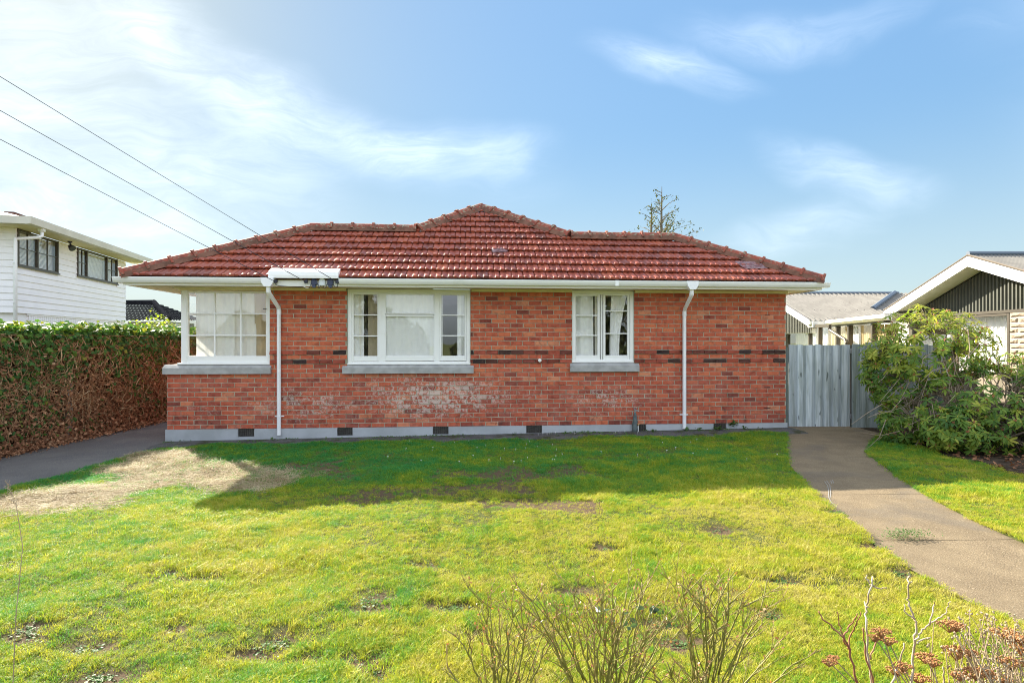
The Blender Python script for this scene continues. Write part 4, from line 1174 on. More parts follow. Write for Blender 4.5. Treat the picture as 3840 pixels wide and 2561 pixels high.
# ================================================================== GROUND
def lerp_edge(pix, extra):
    p = [ground_pt(*q) for q in pix]; p = sorted([(y, x) for x, y in p]+extra)
    ys, xs = [a for a, _ in p], [b for _, b in p]
    return lambda y: np.interp(y, ys, xs)
path_l = lerp_edge([(2953, 1640), (2955, 1680), (2966, 1740), (3038, 1829), (3110, 1900), (3201, 1976), (3365, 2099), (3593, 2230), (3840, 2352)], [(11.46, 5.56), (-4, 3.3), (2.5, 3.2)])
path_r = lerp_edge([(3242, 1699), (3365, 1789), (3446, 1846), (3560, 1910), (3659, 1960), (3840, 2042)], [(11.46, 7.6), (10.45, 6.75), (9.9, 6.25), (-4, 4.6), (2.5, 4.5)])
bed_l = lambda y: np.interp(y, [2.5, 6.2, 7.0, 8.3, 9.3, 10.4, 10.6], [7.0, 6.8, 6.65, 6.6, 6.65, 6.95, 7.0])
far_y = lambda x: HY-.60+.0764*(np.asarray(x)-HX)                       # lawn stops short of the plinth
drive_r = lambda y: np.interp(y, [-5, 6.5, 8.3, 9.4, 9.9, 10.3], [-6.25, -6.27, -6.26, -6.24, -6.12, -5.95])
_rg = np.random.default_rng(11)
_waves = [(_rg.uniform(.6, 5.5), _rg.uniform(0, 6.28), _rg.uniform(0, 6.28)) for _ in range(26)]
def bump(x, y):
    z = np.zeros_like(np.asarray(x, float))
    for k, th, ph in _waves: z = z+np.sin(k*(np.cos(th)*x+np.sin(th)*y)*1.7+ph)/(1+k)
    return z*.010
_VN = {}
def vnoise(x, y, scale, seed):
    """smooth value noise 0..1"""
    if seed not in _VN: _VN[seed] = np.random.default_rng(seed).random((64, 64))
    T = _VN[seed]
    x = np.asarray(x)*scale+100; y = np.asarray(y)*scale+100
    xi, yi = np.floor(x).astype(int), np.floor(y).astype(int); fx, fy = x-xi, y-yi
    fx, fy = fx*fx*(3-2*fx), fy*fy*(3-2*fy)
    g = lambda a, b: T[a % 64, b % 64]
    return (g(xi, yi)*(1-fx)+g(xi+1, yi)*fx)*(1-fy)+(g(xi, yi+1)*(1-fx)+g(xi+1, yi+1)*fx)*fy
def fbm(x, y, s, seed): return .5*vnoise(x, y, s, seed)+.27*vnoise(x, y, s*2.1, seed+1)+.15*vnoise(x, y, s*4.3, seed+2)+.08*vnoise(x, y, s*9, seed+3)
def capsule(x, y, a, b, r):
    ax, ay = a; bx, by = b; dx, dy = bx-ax, by-ay
    t = np.clip(((x-ax)*dx+(y-ay)*dy)/(dx*dx+dy*dy+1e-9), 0, 1)
    return np.hypot(x-ax-t*dx, y-ay-t*dy)/r
def straw_mask(x, y):
    d = np.minimum.reduce([capsule(x, y, (-5.6, 6.25), (-4.6, 7.35), .55), capsule(x, y, (-5.3, 8.5), (-3.6, 7.65), .62), capsule(x, y, (-4.9, 7.6), (-3.3, 7.35), .42), capsule(x, y, (-5.7, 9.1), (-5.0, 8.4), .4)])
    return np.clip((1.25-d+(fbm(x, y, 1.6, 5)-.5)*2.2)*1.5, 0, 1)
def mud_mask(x, y):
    d = np.minimum.reduce([capsule(x, y, (-1.6, 6.6), (-.2, 7.0), .45), capsule(x, y, (-.7, 7.7), (.8, 7.6), .42), capsule(x, y, (-.1, 6.2), (.8, 6.05), .26), capsule(x, y, (-3.2, 8.4), (-2.4, 8.0), .35)])
    return np.clip((1.05-d+(fbm(x, y, 2.4, 9)-.5)*3.2)*1.7, 0, 1)
spots = [ground_pt(*p) for p in [(1040, 2400), (960, 2440), (330, 2440), (1400, 2250), (1370, 2300), (1690, 2290), (120, 2380), (90, 2420), (370, 2545), (1420, 2545), (1340, 2485), (760, 2180), (620, 2165), (1600, 2130), (2920, 2180), (2880, 2320), (3370, 2150), (3300, 2050), (3140, 1930), (2700, 1990), (2280, 2060), (1780, 2400), (2480, 2330), (2560, 2400), (640, 2370), (1150, 2480), (2150, 2210)]]
def spot_mask(x, y):
    m = np.zeros_like(np.asarray(x, float))
    for i, (sx, sy) in enumerate(spots): m = np.maximum(m, np.clip(1.5-np.hypot((x-sx)/(.11+.05*(i % 3)), (y-sy)/.09)+(fbm(x, y, 7, 21)-.5)*1.5, 0, 1))
    return m
LIFT = .02
def lawn_z(x, y): return gz(x)+LIFT+bump(x, y)*1.5-.02*np.maximum(mud_mask(x, y)*.6, spot_mask(x, y))

def ground_mat():
    m, N = material('lawn_soil')
    pos = N('ShaderNodeNewGeometry').outputs['Position']
    st_ = N('ShaderNodeAttribute', attribute_name='straw').outputs['Fac']; md = N('ShaderNodeAttribute', attribute_name='mud').outputs['Fac']
    n = N.noise(pos, 14, 8, .7)
    turf = N.mix(n, (.05, .065, .016, 1), (.12, .125, .04, 1))
    mps = N('ShaderNodeMapping', {0: pos, 2: (0, 0, R(-15)), 3: (1.6, 11, 1)})
    straw = N.mix(N.mapr(N.noise(mps, 1.6, 8, .75, .8), .44, .54), (.56, .46, .31, 1), (.16, .105, .06, 1))
    straw = N.mix(N.mapr(N.noise(pos, 17, 6, .75), .5, .68), straw, (.66, .58, .44, 1))
    mud = N.mix(n, (.06, .045, .03, 1), (.15, .10, .06, 1))
    c = N.mix(st_, turf, straw); c = N.mix(md, c, mud)
    mp = N('ShaderNodeMapping', {0: pos, 2: (0, 0, R(20)), 3: (3, 40, 1)})
    hgt = N.math('ADD', N.noise(pos, 26, 8, .75), N.math('MULTIPLY', N.noise(mp, 1, 4), st_))
    finish(N, c, .95, .1, hgt, .9, .03); return m
M_soil = ground_mat()
def lawn(name, left, right, ys, ncol, far=None):
    I, J = np.meshgrid(np.arange(ncol+1)/ncol, ys); x0 = np.broadcast_to(np.asarray(left(J)), J.shape); x = x0+(right(J)-left(J))*I; yy = J.copy()
    if far is not None:
        for _ in range(2):
            yy = 1.0+(J-1.0)/(ys[-1]-1.0)*(far(x)-1.0); x = left(yy)+(right(yy)-left(yy))*I
        yy = 1.0+(J-1.0)/(ys[-1]-1.0)*(far(x)-1.0)
    z = lawn_z(x, yy); e = np.zeros_like(z, bool); e[:, 0] = e[:, -1] = e[-1, :] = True
    z = np.where(e, gz(x)-.012, z); at1 = straw_mask(x, yy).ravel(); at2 = np.maximum(mud_mask(x, yy), spot_mask(x, yy)).ravel()
    b = MB(); b.add(np.stack([x, yy, z], 2).reshape(-1, 3).tolist(), [(j*(ncol+1)+i, j*(ncol+1)+i+1, (j+1)*(ncol+1)+i+1, (j+1)*(ncol+1)+i) for j in range(len(ys)-1) for i in range(ncol)])
    o = b.build(name, M_soil, None, smooth=True, recalc=False)
    for nm, a in (('straw', at1), ('mud', at2)):
        q = o.data.attributes.new(nm, 'FLOAT', 'POINT'); q.data.foreach_set('value', a.astype(np.float32))
    return tag(o, kind='structure')
lawn('lawn', drive_r, path_l, np.linspace(1.0, 10.4, 150), 150, far_y)
lawn('lawn', path_r, bed_l, np.linspace(1.0, 10.55, 90), 28)

def concrete(name, a, b2, scale=2.5, green=0.0):
    m, N = material(name)
    pos = N('ShaderNodeNewGeometry').outputs['Position']
    c = N.mix(N.mapr(N.noise(pos, scale, 6, .65), .3, .7), c4(a), c4(b2))
    sp = N.noise(pos, 85, 5, .8)
    c = N.mix(N.mapr(sp, .55, .66, 0, .8), c, (.42, .35, .25, 1)); c = N.mix(N.mapr(sp, .44, .34, 0, .75), c, (.06, .05, .04, 1))
    c = N.mix(N.mapr(N.noise(pos, .8, 4, .6, .8), .50, .66, 0, .35), c, (.09, .085, .08, 1))
    if green: c = N.mix(N.mapr(N.noise(pos, 3.2, 7, .7), .48, .6, 0, green), c, (.045, .05, .018, 1))
    finish(N, c, .85, .25, N.math('ADD', N.noise(pos, 90, 6, .7), N.math('MULTIPLY', N.noise(pos, 6, 3), .5)), 1.0, .012); return m
M_path = concrete('path_concrete', (.15, .113, .068), (.205, .157, .095))
M_drive = concrete('drive_asphalt', (.105, .105, .11), (.15, .145, .14), 1.2)
M_strip = concrete('mossy_concrete', (.06, .065, .07), (.11, .11, .115), 3, .9)
M_bed = plain('bed_soil', (.035, .026, .018), (.075, .055, .04), 9, .95, .1, .9, 30, coord='Position')
M_far = plain('rough_grass', (.10, .13, .035), (.15, .16, .055), .7, .95, .1, coord='Position')
b = MB()
xs = [-400, -8, 8, 400]
b.add([(x, y, float(gz(x))-.07) for y in (-300, 500) for x in xs], [(k, k+1, 5+k, 4+k) for k in range(3)])
tag(b.build('ground', M_far, None, recalc=False), kind='structure')
def strip(name, left, right, ys, mat, lift, n=8):
    vs = [(float(left(y)+(right(y)-left(y))*i/n), y, float(gz(left(y)+(right(y)-left(y))*i/n))+lift) for y in ys for i in range(n+1)]
    b = MB(); b.add(vs, [(j*(n+1)+i, j*(n+1)+i+1, (j+1)*(n+1)+i+1, (j+1)*(n+1)+i) for j in range(len(ys)-1) for i in range(n)])
    return tag(b.build(name, mat, None, recalc=False), kind='structure')
# path poured in bays with open joints
joints = [1.0, 3.0, 4.72, 6.55, 8.6, 10.3, 11.9]
joints[2] = ground_pt(3500, 2025)[1]
for a, c in zip(joints[:-1], joints[1:]):
    strip('path', lambda y: path_l(y)-.02, lambda y: path_r(y)+.02, np.linspace(a+.004, c-.004, 16), M_path, .0)
strip('path_base', lambda y: path_l(y)-.01, lambda y: path_r(y)+.01, np.linspace(.9, 11.95, 40), M_strip, -.012)
strip('driveway', lambda y: np.interp(y, [-5, 40], [-8.6, -8.1]), lambda y: np.where(np.asarray(y) < 10.3, drive_r(y)+.3, HX+.0-.0764*(np.asarray(y)-10.5)+.03), np.linspace(-5, 32, 120), M_drive, -.005)
strip('garden_bed', lambda y: bed_l(y)-.05, lambda y: bed_l(y)*0+8.8, np.linspace(2.0, 11.5, 30), M_bed, .0)
strip('garden_bed', lambda y: -3.0+y*0, lambda y: 3.15+y*0, np.linspace(.6, 2.25, 8), M_bed, .055)
# concrete strip along the foot of the wall
b = MB(); vs = []
for i in range(60):
    u = -.02+i*(HL+.1)/59
    for w in (-.78, -.5, -.02):
        p = H.world(u, w, 0); vs.append((p.x, p.y, float(gz(p.x))+(.024 if w > -.6 else -.02)))
b.add(vs, [(i*3+k, i*3+3+k, i*3+4+k, i*3+1+k) for i in range(59) for k in range(2)])
tag(b.build('footpath', M_strip, None, recalc=False), kind='structure')

# ================================================================== GRASS
def grass_mat():
    m, N = material('grass_blade')
    pos = N('ShaderNodeNewGeometry').outputs['Position']
    oi = N('ShaderNodeObjectInfo').outputs['Random']
    sx = N('ShaderNodeSeparateXYZ', {0: pos})
    patch = N.noise(pos, .55, 5, .6)
    fine = N.noise(pos, 3.2, 5, .65)
    dry = N.math('ADD', N.math('ADD', N.math('MULTIPLY', patch, 1.0), N.math('SUBTRACT', N.math('MULTIPLY', fine, 1.0), .25)), N.math('MULTIPLY', oi, .42))
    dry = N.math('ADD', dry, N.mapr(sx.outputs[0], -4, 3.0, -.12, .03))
    dry = N.math('ADD', dry, N.mapr(sx.outputs[1], 5.8, 8.2, 0, -.30))  # greener turf by the house, with the shade's cool tint put into the colour
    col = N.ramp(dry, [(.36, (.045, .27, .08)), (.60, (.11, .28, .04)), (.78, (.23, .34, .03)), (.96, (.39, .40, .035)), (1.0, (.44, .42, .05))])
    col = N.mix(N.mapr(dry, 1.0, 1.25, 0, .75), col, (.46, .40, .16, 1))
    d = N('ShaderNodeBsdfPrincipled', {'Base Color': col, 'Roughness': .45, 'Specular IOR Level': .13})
    t = N('ShaderNodeBsdfTranslucent', {0: N.mix(1.0, col, (1.25, 1.25, .8, 1), 'MULTIPLY')})
    mx = N('ShaderNodeMixShader', {0: .4, 1: d, 2: t}); N('ShaderNodeOutputMaterial', {0: mx}); return m
M_grass = grass_mat()
M_straw = plain('dry_straw', (.50, .42, .26), (.34, .26, .14), 3, .7, .3, coord='Position', trans=.25)
def tuft(seed, n, h, spread, lean, wd):
    r = random.Random(seed); b = MB()
    for k in range(n):
        a = r.uniform(0, 6.28); d = spread*math.sqrt(r.random()); x, y = d*math.cos(a), d*math.sin(a)
        th = r.uniform(0, 6.28); hh = h*r.uniform(.55, 1.15); ln = lean*r.uniform(.3, 1.3)*hh; w = wd*r.uniform(.7, 1.3)
        dx, dy = math.cos(th), math.sin(th); px, py = -dy*w/2, dx*w/2
        pts = []
        for t, ww in ((0, 1), (.45, .9), (.8, .55)):
            cx, cy, cz = x+dx*ln*t*t, y+dy*ln*t*t, hh*(t-.25*t*t*lean*.5)
            pts += [(cx-px*ww, cy-py*ww, cz), (cx+px*ww, cy+py*ww, cz)]
        pts.append((x+dx*ln*1.15, y+dy*ln*1.15, hh*(1-.32*lean*.5)))
        b.add(pts, [(0, 1, 3, 2), (2, 3, 5, 4), (4, 5, 6)])
    return b
tufts = bpy.data.collections.new('grass_tufts')
specs = [(16, .030, .035, .8, .0030), (18, .025, .04, 1.1, .0028), (14, .038, .03, .7, .0032), (20, .020, .045, 1.3, .0028), (13, .054, .035, .9, .0036)]
for k, s_ in enumerate(specs):
    o = bpy.data.objects.new('tuft%02d' % k, tuft(k+1, *s_).mesh('tuft', M_grass)); tufts.objects.link(o)
straws = bpy.data.collections.new('straw_tufts')
for k in range(3):
    o = bpy.data.objects.new('straw%02d' % k, tuft(k+31, 9, .022, .06, 4.0, .003).mesh('straw', M_straw)); straws.objects.link(o)
def scatter(name, x, y, z, scl, tilt, idx, coll, mat):
    n = len(x); me = bpy.data.meshes.new(name); me.vertices.add(n)
    me.vertices.foreach_set('co', np.stack([x, y, z], 1).astype(np.float32).reshape(-1))
    rot = np.stack([rng.normal(0, tilt, n), rng.normal(0, tilt, n), rng.uniform(0, 6.28, n)], 1).astype(np.float32)
    a = me.attributes.new('rot', 'FLOAT_VECTOR', 'POINT'); a.data.foreach_set('vector', rot.reshape(-1))
    a = me.attributes.new('scl', 'FLOAT', 'POINT'); a.data.foreach_set('value', scl.astype(np.float32))
    a = me.attributes.new('idx', 'INT', 'POINT'); a.data.foreach_set('value', idx.astype(np.int32))
    o = link(name, me); me.materials.append(mat)
    ng = bpy.data.node_groups.new(name, 'GeometryNodeTree')
    ng.interface.new_socket('Geometry', in_out='INPUT', socket_type='NodeSocketGeometry'); ng.interface.new_socket('Geometry', in_out='OUTPUT', socket_type='NodeSocketGeometry')
    nn = ng.nodes; gi, go = nn.new('NodeGroupInput'), nn.new('NodeGroupOutput')
    ci = nn.new('GeometryNodeCollectionInfo'); ci.inputs['Collection'].default_value = coll; ci.inputs['Separate Children'].default_value = True; ci.inputs['Reset Children'].default_value = True
    ip = nn.new('GeometryNodeInstanceOnPoints'); ip.inputs['Pick Instance'].default_value = True
    def att(nm, ty):
        q = nn.new('GeometryNodeInputNamedAttribute'); q.data_type = ty; q.inputs[0].default_value = nm; return q.outputs[0]
    L = ng.links.new
    L(gi.outputs[0], ip.inputs['Points']); L(ci.outputs[0], ip.inputs['Instance']); L(att('idx', 'INT'), ip.inputs['Instance Index'])
    e2r = nn.new('FunctionNodeEulerToRotation'); L(att('rot', 'FLOAT_VECTOR'), e2r.inputs[0]); L(e2r.outputs[0], ip.inputs['Rotation']); L(att('scl', 'FLOAT'), ip.inputs['Scale'])
    L(ip.outputs[0], go.inputs[0])
    md = o.modifiers.new('scatter', 'NODES'); md.node_group = ng
    return tag(o, kind='stuff')
N0 = 350000
x = rng.uniform(-6.4, 7.1, N0); y = 2.0+(10.75-2.0)*rng.random(N0)**1.25
onlawn = ((x > drive_r(y)+.01+rng.normal(0, .025, N0)) & (x < path_l(y)-.01+rng.normal(0, .02, N0)) & (y < far_y(x)+.04+(fbm(x, y, 1.2, 40)-.5)*.5)) | ((x > path_r(y)+.01+rng.normal(0, .02, N0)) & (x < bed_l(y)+(fbm(x, y, 1.5, 44)-.5)*.5) & (y < 10.5))
infr = (np.abs(x) < 1.0*y+1.0)
sm_, mm_, pm_ = straw_mask(x, y), mud_mask(x, y), spot_mask(x, y)
thin = fbm(x, y, 2.6, 70)
keep = onlawn & infr & (rng.random(N0) > np.maximum.reduce([sm_*.74, mm_*.85, pm_*.96, np.clip((.46-thin)*3.4, 0, .75)]))
x, y, sm_ = x[keep], y[keep], sm_[keep]
lush = fbm(x, y, .9, 80); nn_ = len(x)
scl = (.52+.70*np.clip((lush-.3)*1.6, 0, 1)+.25*fbm(x, y, 6, 85))*rng.uniform(.75, 1.25, nn_)*(1-.25*sm_)
scl *= np.where(y > 8.2, .95, 1.0)
idx = rng.choice(5, nn_, p=[.3, .26, .2, .19, .05])
long_ = fbm(x, y, 1.1, 90) > .66
idx = np.where(long_ & (rng.random(nn_) < .3), 4, idx)
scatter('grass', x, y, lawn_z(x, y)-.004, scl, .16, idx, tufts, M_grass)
print('grass tufts', nn_)
N1 = 26000
x = rng.uniform(-6.2, -2.6, N1); y = rng.uniform(5.4, 10, N1); k = (rng.random(N1) < straw_mask(x, y)*.9) & (x > drive_r(y)+.03)
x, y = x[k], y[k]; scatter('dry_straw', x, y, lawn_z(x, y), rng.uniform(.6, 1.5, len(x)), .25, rng.integers(0, 3, len(x)), straws, M_straw)
# long dead stalks pressed into the bare patch
stk = MB(); r_ = random.Random(5)
for k in range(420):
    cx, cy, an, L = random.choice([(-4.4, 7.55, .05, .55), (-4.0, 7.45, .1, .6), (-5.1, 6.75, .75, .5), (-5.4, 6.4, .7, .45), (-4.8, 7.9, -.3, .4)])
    cx += r_.gauss(0, .38); cy += r_.gauss(0, .16); an += r_.gauss(0, .18); L *= r_.uniform(.4, 1.1)
    q = []
    for t in (-.5, -.15, .2, .5):
        px, py = cx+math.cos(an)*L*t, cy+math.sin(an)*L*t+r_.gauss(0, .008); q.append((px, py, float(lawn_z(px, py))+.007+r_.uniform(0, .012)))
    stk.tube(q, [.002, .0045, .004, .002], 4)
tag(stk.build('straw_stalks', M_straw), kind='stuff')

# ================================================================== IVY HEDGE
M_ivy = None
def leaf_mat(name, stops, trans=.35, rough=.35, spec=.5, tmul=(1.5, 1.6, .7, 1)):
    m, N = material(name)
    t = tone_of(N); col = N.ramp(t, stops)
    pos = N('ShaderNodeNewGeometry').outputs['Position']
    col = N.mix(N.mapr(N.noise(pos, 30, 3), .35, .7, 0, .35), col, N.mix(1.0, col, (.6, .7, .6, 1), 'MULTIPLY'))
    finish(N, col, rough, spec, trans=trans, tcol=N.mix(1.0, col, tmul, 'MULTIPLY')); return m
M_ivy = leaf_mat('ivy_leaf', [(0, (.035, .09, .03)), (.5, (.07, .16, .04)), (.85, (.13, .22, .04)), (1, (.28, .28, .05))], .3, .55, .15)
M_dead = leaf_mat('dead_leaf', [(0, (.17, .08, .045)), (.5, (.34, .165, .09)), (1, (.5, .30, .18))], .15, .8, .15, (1, .8, .6, 1))
M_vine = leaf_mat('dead_vine', [(0, (.20, .10, .055)), (.6, (.42, .24, .13)), (1, (.62, .45, .28))], 0.02, .85, .15)
M_core = plain('hedge_core', (.045, .022, .013), (.09, .045, .025), 7, .95, .1, coord='Position')
hx = lambda y: -8.37+(y-9.4)*.022
HT = 2.03
hedge = empty('ivy_hedge', (-8.7, 10, -.08), 0, label='long brown hedge of dead ivy vines with a green leafy top along the driveway', category='hedge')
ho = np.array([-8.7, 10, -.08])
b = MB(); vs = []; ny = 90
for j in range(ny+1):
    y_ = 2+j*(22-2)/ny; f = float(hx(y_))
    for (dx, z) in ((-.10, -.1), (-.13, .5), (-.14, 1.2), (-.12, 1.75), (-.26, HT-.06), (-.75, HT-.04), (-.95, 1.6), (-.95, -.1)):
        vs.append((f+dx+random.gauss(0, .03)+8.7, y_-10, z+random.gauss(0, .03)+.08))
b.add(vs, [(j*8+k, j*8+k+1, (j+1)*8+k+1, (j+1)*8+k) for j in range(ny) for k in range(7)])
b.build('hedge_core', M_core, hedge, recalc=False)
ivy_v = [(0, 0, 0), (0, -.5, .0), (.32, -.42, .05), (.28, -.14, .03), (.58, .06, -.04), (.26, .18, .03), (.0, .62, -.08), (-.26, .18, .03), (-.58, .06, -.04), (-.28, -.14, .03), (-.32, -.42, .05)]
ivy_f = [(0, k, k+1) for k in range(1, 10)]+[(0, 10, 1)]
def leaves(name, n, P, Nrm, size, mat, parent, tone, org, base=None, jitter=.5):
    Nrm = Nrm+rng.normal(0, jitter, (n, 3)); M = frames(Nrm, rng.uniform(0, 6.28, n))*size[:, None, None]
    bv, bf = base or (ivy_v, ivy_f)
    o = np_mesh(name, bv, bf, M, P-org, mat, parent, tone); return tag(o, kind='stuff')
# green top
n = 21000
yy = rng.uniform(5.5, 20.5, n); t = rng.random(n)
top = rng.random(n) < .5
X = np.where(top, hx(yy)-rng.uniform(-.08, .85, n), hx(yy)-.06+rng.normal(0, .06, n))
fr_ = fbm(yy, yy*0, 1.3, 60)
Z = np.where(top, HT+rng.normal(.0, .05, n)+.20*(fbm(yy, X, 1.6, 61)-.5)*2, HT-.05-np.abs(rng.normal(0, .17+.25*fr_, n)))
Nn = np.where(top[:, None], np.array([[.25, -.1, 1.]]), np.array([[1., -.25, .55]]))
leaves('ivy_leaves', n, np.stack([X, yy, Z], 1), Nn, rng.uniform(.055, .12, n), M_ivy, hedge, np.clip(rng.normal(.5, .25, n)+np.where(top, .18, 0), 0, 1), ho)
# scattered green on the face, more to the right and in drifts
n = 26000; yy = rng.uniform(6, 18, n); Z = rng.uniform(.02, 1.8, n)
k = rng.random(n) < np.clip((fbm(yy, Z, 1.5, 66)-.47)*3.4, 0, .8)*np.interp(Z, [0, .4, 1.2, 1.8], [.25, .35, .8, 1.0])
yy, Z = yy[k], Z[k]; n = len(yy)
leaves('ivy_leaves', n, np.stack([hx(yy)+rng.normal(.0, .035, n), yy, Z], 1), np.tile([[1., -.3, .4]], (n, 1)), rng.uniform(.035, .085, n), M_ivy, hedge, np.clip(rng.normal(.42, .25, n), 0, 1), ho)
# upright shoots on the crest
# dead leaves
n = 26000; yy = rng.uniform(6, 18, n); Z = rng.uniform(0, 1.8, n)**1.0*np.where(rng.random(n) < .45, rng.random(n), 1)
leaves('dead_leaves', n, np.stack([hx(yy)+rng.normal(-.03, .05, n)+.10*np.exp(-Z*6), yy, Z+float(0)-.05], 1), np.tile([[1., -.3, .2]], (n, 1)), rng.uniform(.025, .065, n), M_dead, hedge, np.clip(rng.normal(.45, .28, n), 0, 1), ho, jitter=.9)
n = 5000; yy = rng.uniform(6, 18, n); xx = hx(yy)+np.abs(rng.normal(.05, .12, n))
leaves('leaf_litter', n, np.stack([xx, yy, gz(xx)+.012+rng.uniform(0, .05, n)], 1), np.tile([[.1, -.1, 1.]], (n, 1)), rng.uniform(.02, .055, n), M_dead, hedge, np.clip(rng.normal(.4, .25, n), 0, 1), ho, jitter=.6)
# tangled vines: random walks over the face
vb = MB(); r_ = random.Random(9)
for k in range(2600):
    y_ = r_.uniform(6.2, 17.5); z = r_.uniform(.0, 1.85); x_ = float(hx(y_))+r_.gauss(.015, .03)
    an = r_.gauss(1.2, 1.0); stp = r_.uniform(.06, .16); q = []
    rr = r_.choice([.003, .004, .004, .005, .007, .010])
    for s_ in range(r_.randint(4, 8)):
        q.append((x_+8.7, y_-10, z+.08)); an += r_.gauss(0, .65)
        y_ += math.cos(an)*stp; z = min(1.92, max(.0, z+math.sin(an)*stp)); x_ = float(hx(y_))+r_.gauss(.02, .03)
    vb.tube(q, [rr]*(len(q)-1)+[rr*.5], 3, tone=min(1, max(.05, r_.gauss(.5, .28))), cap=False)
tag(vb.build('dead_vines', M_vine, hedge, smooth=True, recalc=False), kind='stuff')
post = MB(); post.box(-.07, .0, -.055, .055, -.1, 1.2, ch=.01)
py_ = 10.75; po = post.build('concrete_post', plain('post_concrete', (.30, .28, .25), (.2, .19, .16), 8, .9, .15, .4, 40)); po.location = (float(hx(py_))+.0, py_, 0)
tag(po, 'slim grey concrete post half buried in the ivy hedge', 'post')

# bright shrub behind the hedge
def leafy_shrub(name, c, rad, n, size, mat, label, cat, tones, nstem=10):
    root = empty(name, c, 0, label=label, category=cat); c = np.array(c, float)
    d = rng.normal(0, 1, (n, 3)); d /= np.linalg.norm(d, axis=1, keepdims=True)
    rr = rng.uniform(.35, 1, n)[:, None]**.5*(1+.35*(fbm(d[:, 0]*2+5, d[:, 1]*2+d[:, 2]*3, 1.3, 33)-.5)[:, None]*2)
    P = d*rr*np.array(rad)+np.array([0, 0, rad[2]])
    el = [(0, 0, 0), (.25, .3, .05), (.28, .6, .03), (0, 1, -.08), (-.28, .6, .03), (-.25, .3, .05), (0, .5, -.02)]
    ef = [(0, 1, 6), (1, 2, 6), (2, 3, 6), (3, 4, 6), (4, 5, 6), (5, 0, 6)]
    M = frames(d+np.array([[0, 0, .6]])+rng.normal(0, .5, (n, 3)), rng.uniform(0, 6.28, n))*(size*rng.uniform(.6, 1.2, n))[:, None, None]
    tag(np_mesh('foliage', el, ef, M, P, mat, root, np.clip(rng.normal(tones[0], tones[1], n), 0, 1)), kind='stuff')
    b = MB()
    for k in range(nstem):
        e_ = rng.normal(0, 1, 3); e_[2] = abs(e_[2])+.5; e_ /= np.linalg.norm(e_); e_ = e_*np.array(rad)*.8+np.array([0, 0, rad[2]*.9])
        b.tube([(0, 0, 0), (e_[0]*.3, e_[1]*.3, e_[2]*.5), tuple(e_)], [.03, .02, .008], 5)
    b.build('stem', M_vine, root); return root
M_lime = leaf_mat('lime_leaf', [(0, (.08, .14, .02)), (.5, (.20, .27, .03)), (1, (.38, .38, .06))], .5, .4, .4)
leafy_shrub('leafy_shrub', (-9.5, 15.3, -.08), (.95, 1.3, 1.28), 5200, .09, M_lime, 'bright yellow-green shrub rising behind the far end of the hedge', 'shrub', (.55, .25))

# ================================================================== RHODODENDRON
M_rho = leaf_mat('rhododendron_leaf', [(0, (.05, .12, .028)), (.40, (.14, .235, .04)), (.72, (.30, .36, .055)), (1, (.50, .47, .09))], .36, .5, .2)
M_twig = plain('grey_twig', (.36, .29, .22), (.24, .18, .13), 12, .85, .2, coord='Position')
M_bud = plain('red_bud', (.40, .12, .07), (.45, .22, .12), 20, .6, .3, coord='Position')
rb = np.array([7.7, 9.9, .05])
rho = empty('rhododendron', tuple(rb), 0, label='big rhododendron with drooping dark green leaves and red buds in front of the fence', category='shrub')
ELL = [((7.95, 9.45, .78), (1.45, 1.05, .72), 1.0), ((7.28, 9.95, 1.60), (1.0, .85, .80), 1.2), ((6.95, 10.15, 1.2), (.68, .55, .62), .7), ((6.72, 9.75, .36), (.42, .38, .32), .35), ((8.7, 9.7, 1.0), (.9, .85, .60), .6), ((7.0, 8.85, .42), (.55, .45, .36), .4), ((8.0, 8.75, .5), (.9, .5, .45), .5)]
pts, nrm = [], []
r_ = np.random.default_rng(77)
tot = sum(e[2] for e in ELL)
while len(pts) < 1180:
    e = ELL[r_.choice(len(ELL), p=[e[2]/tot for e in ELL])]
    d = r_.normal(0, 1, 3); d /= np.linalg.norm(d)
    if d[1] > .55: continue
    c, rad = np.array(e[0]), np.array(e[1]); p = c+d*rad*r_.uniform(.72, 1.06)
    if p[2] < .12: continue
    if any((((p-np.array(o[0]))/np.array(o[1]))**2).sum() < .45 for o in ELL if o is not e): continue
    if (((p-np.array([6.95, 9.55, .85]))/np.array([.38, .5, .42]))**2).sum() < 1 and r_.random() < .85: continue
    pts.append(p); nrm.append(d/rad)
pts = np.array(pts); nrm = np.array(nrm); nrm /= np.linalg.norm(nrm, axis=1, keepdims=True)
up_ = nrm+np.array([0, -.25, .7]); up_ /= np.linalg.norm(up_, axis=1, keepdims=True)
rl_v, rl_f = [], []
for (t, w, z) in ((0, .03, 0), (.12, .10, .01), (.4, .145, .0), (.75, .125, -.06), (1, .0, -.15)):
    rl_v += [(-w, t, z+.35*w), (0, t, z), (w, t, z+.35*w)]
for j in range(4):
    for i in range(2): rl_f.append((j*3+i, j*3+i+1, (j+1)*3+i+1, (j+1)*3+i))
LM, LP, LT = [], [], []
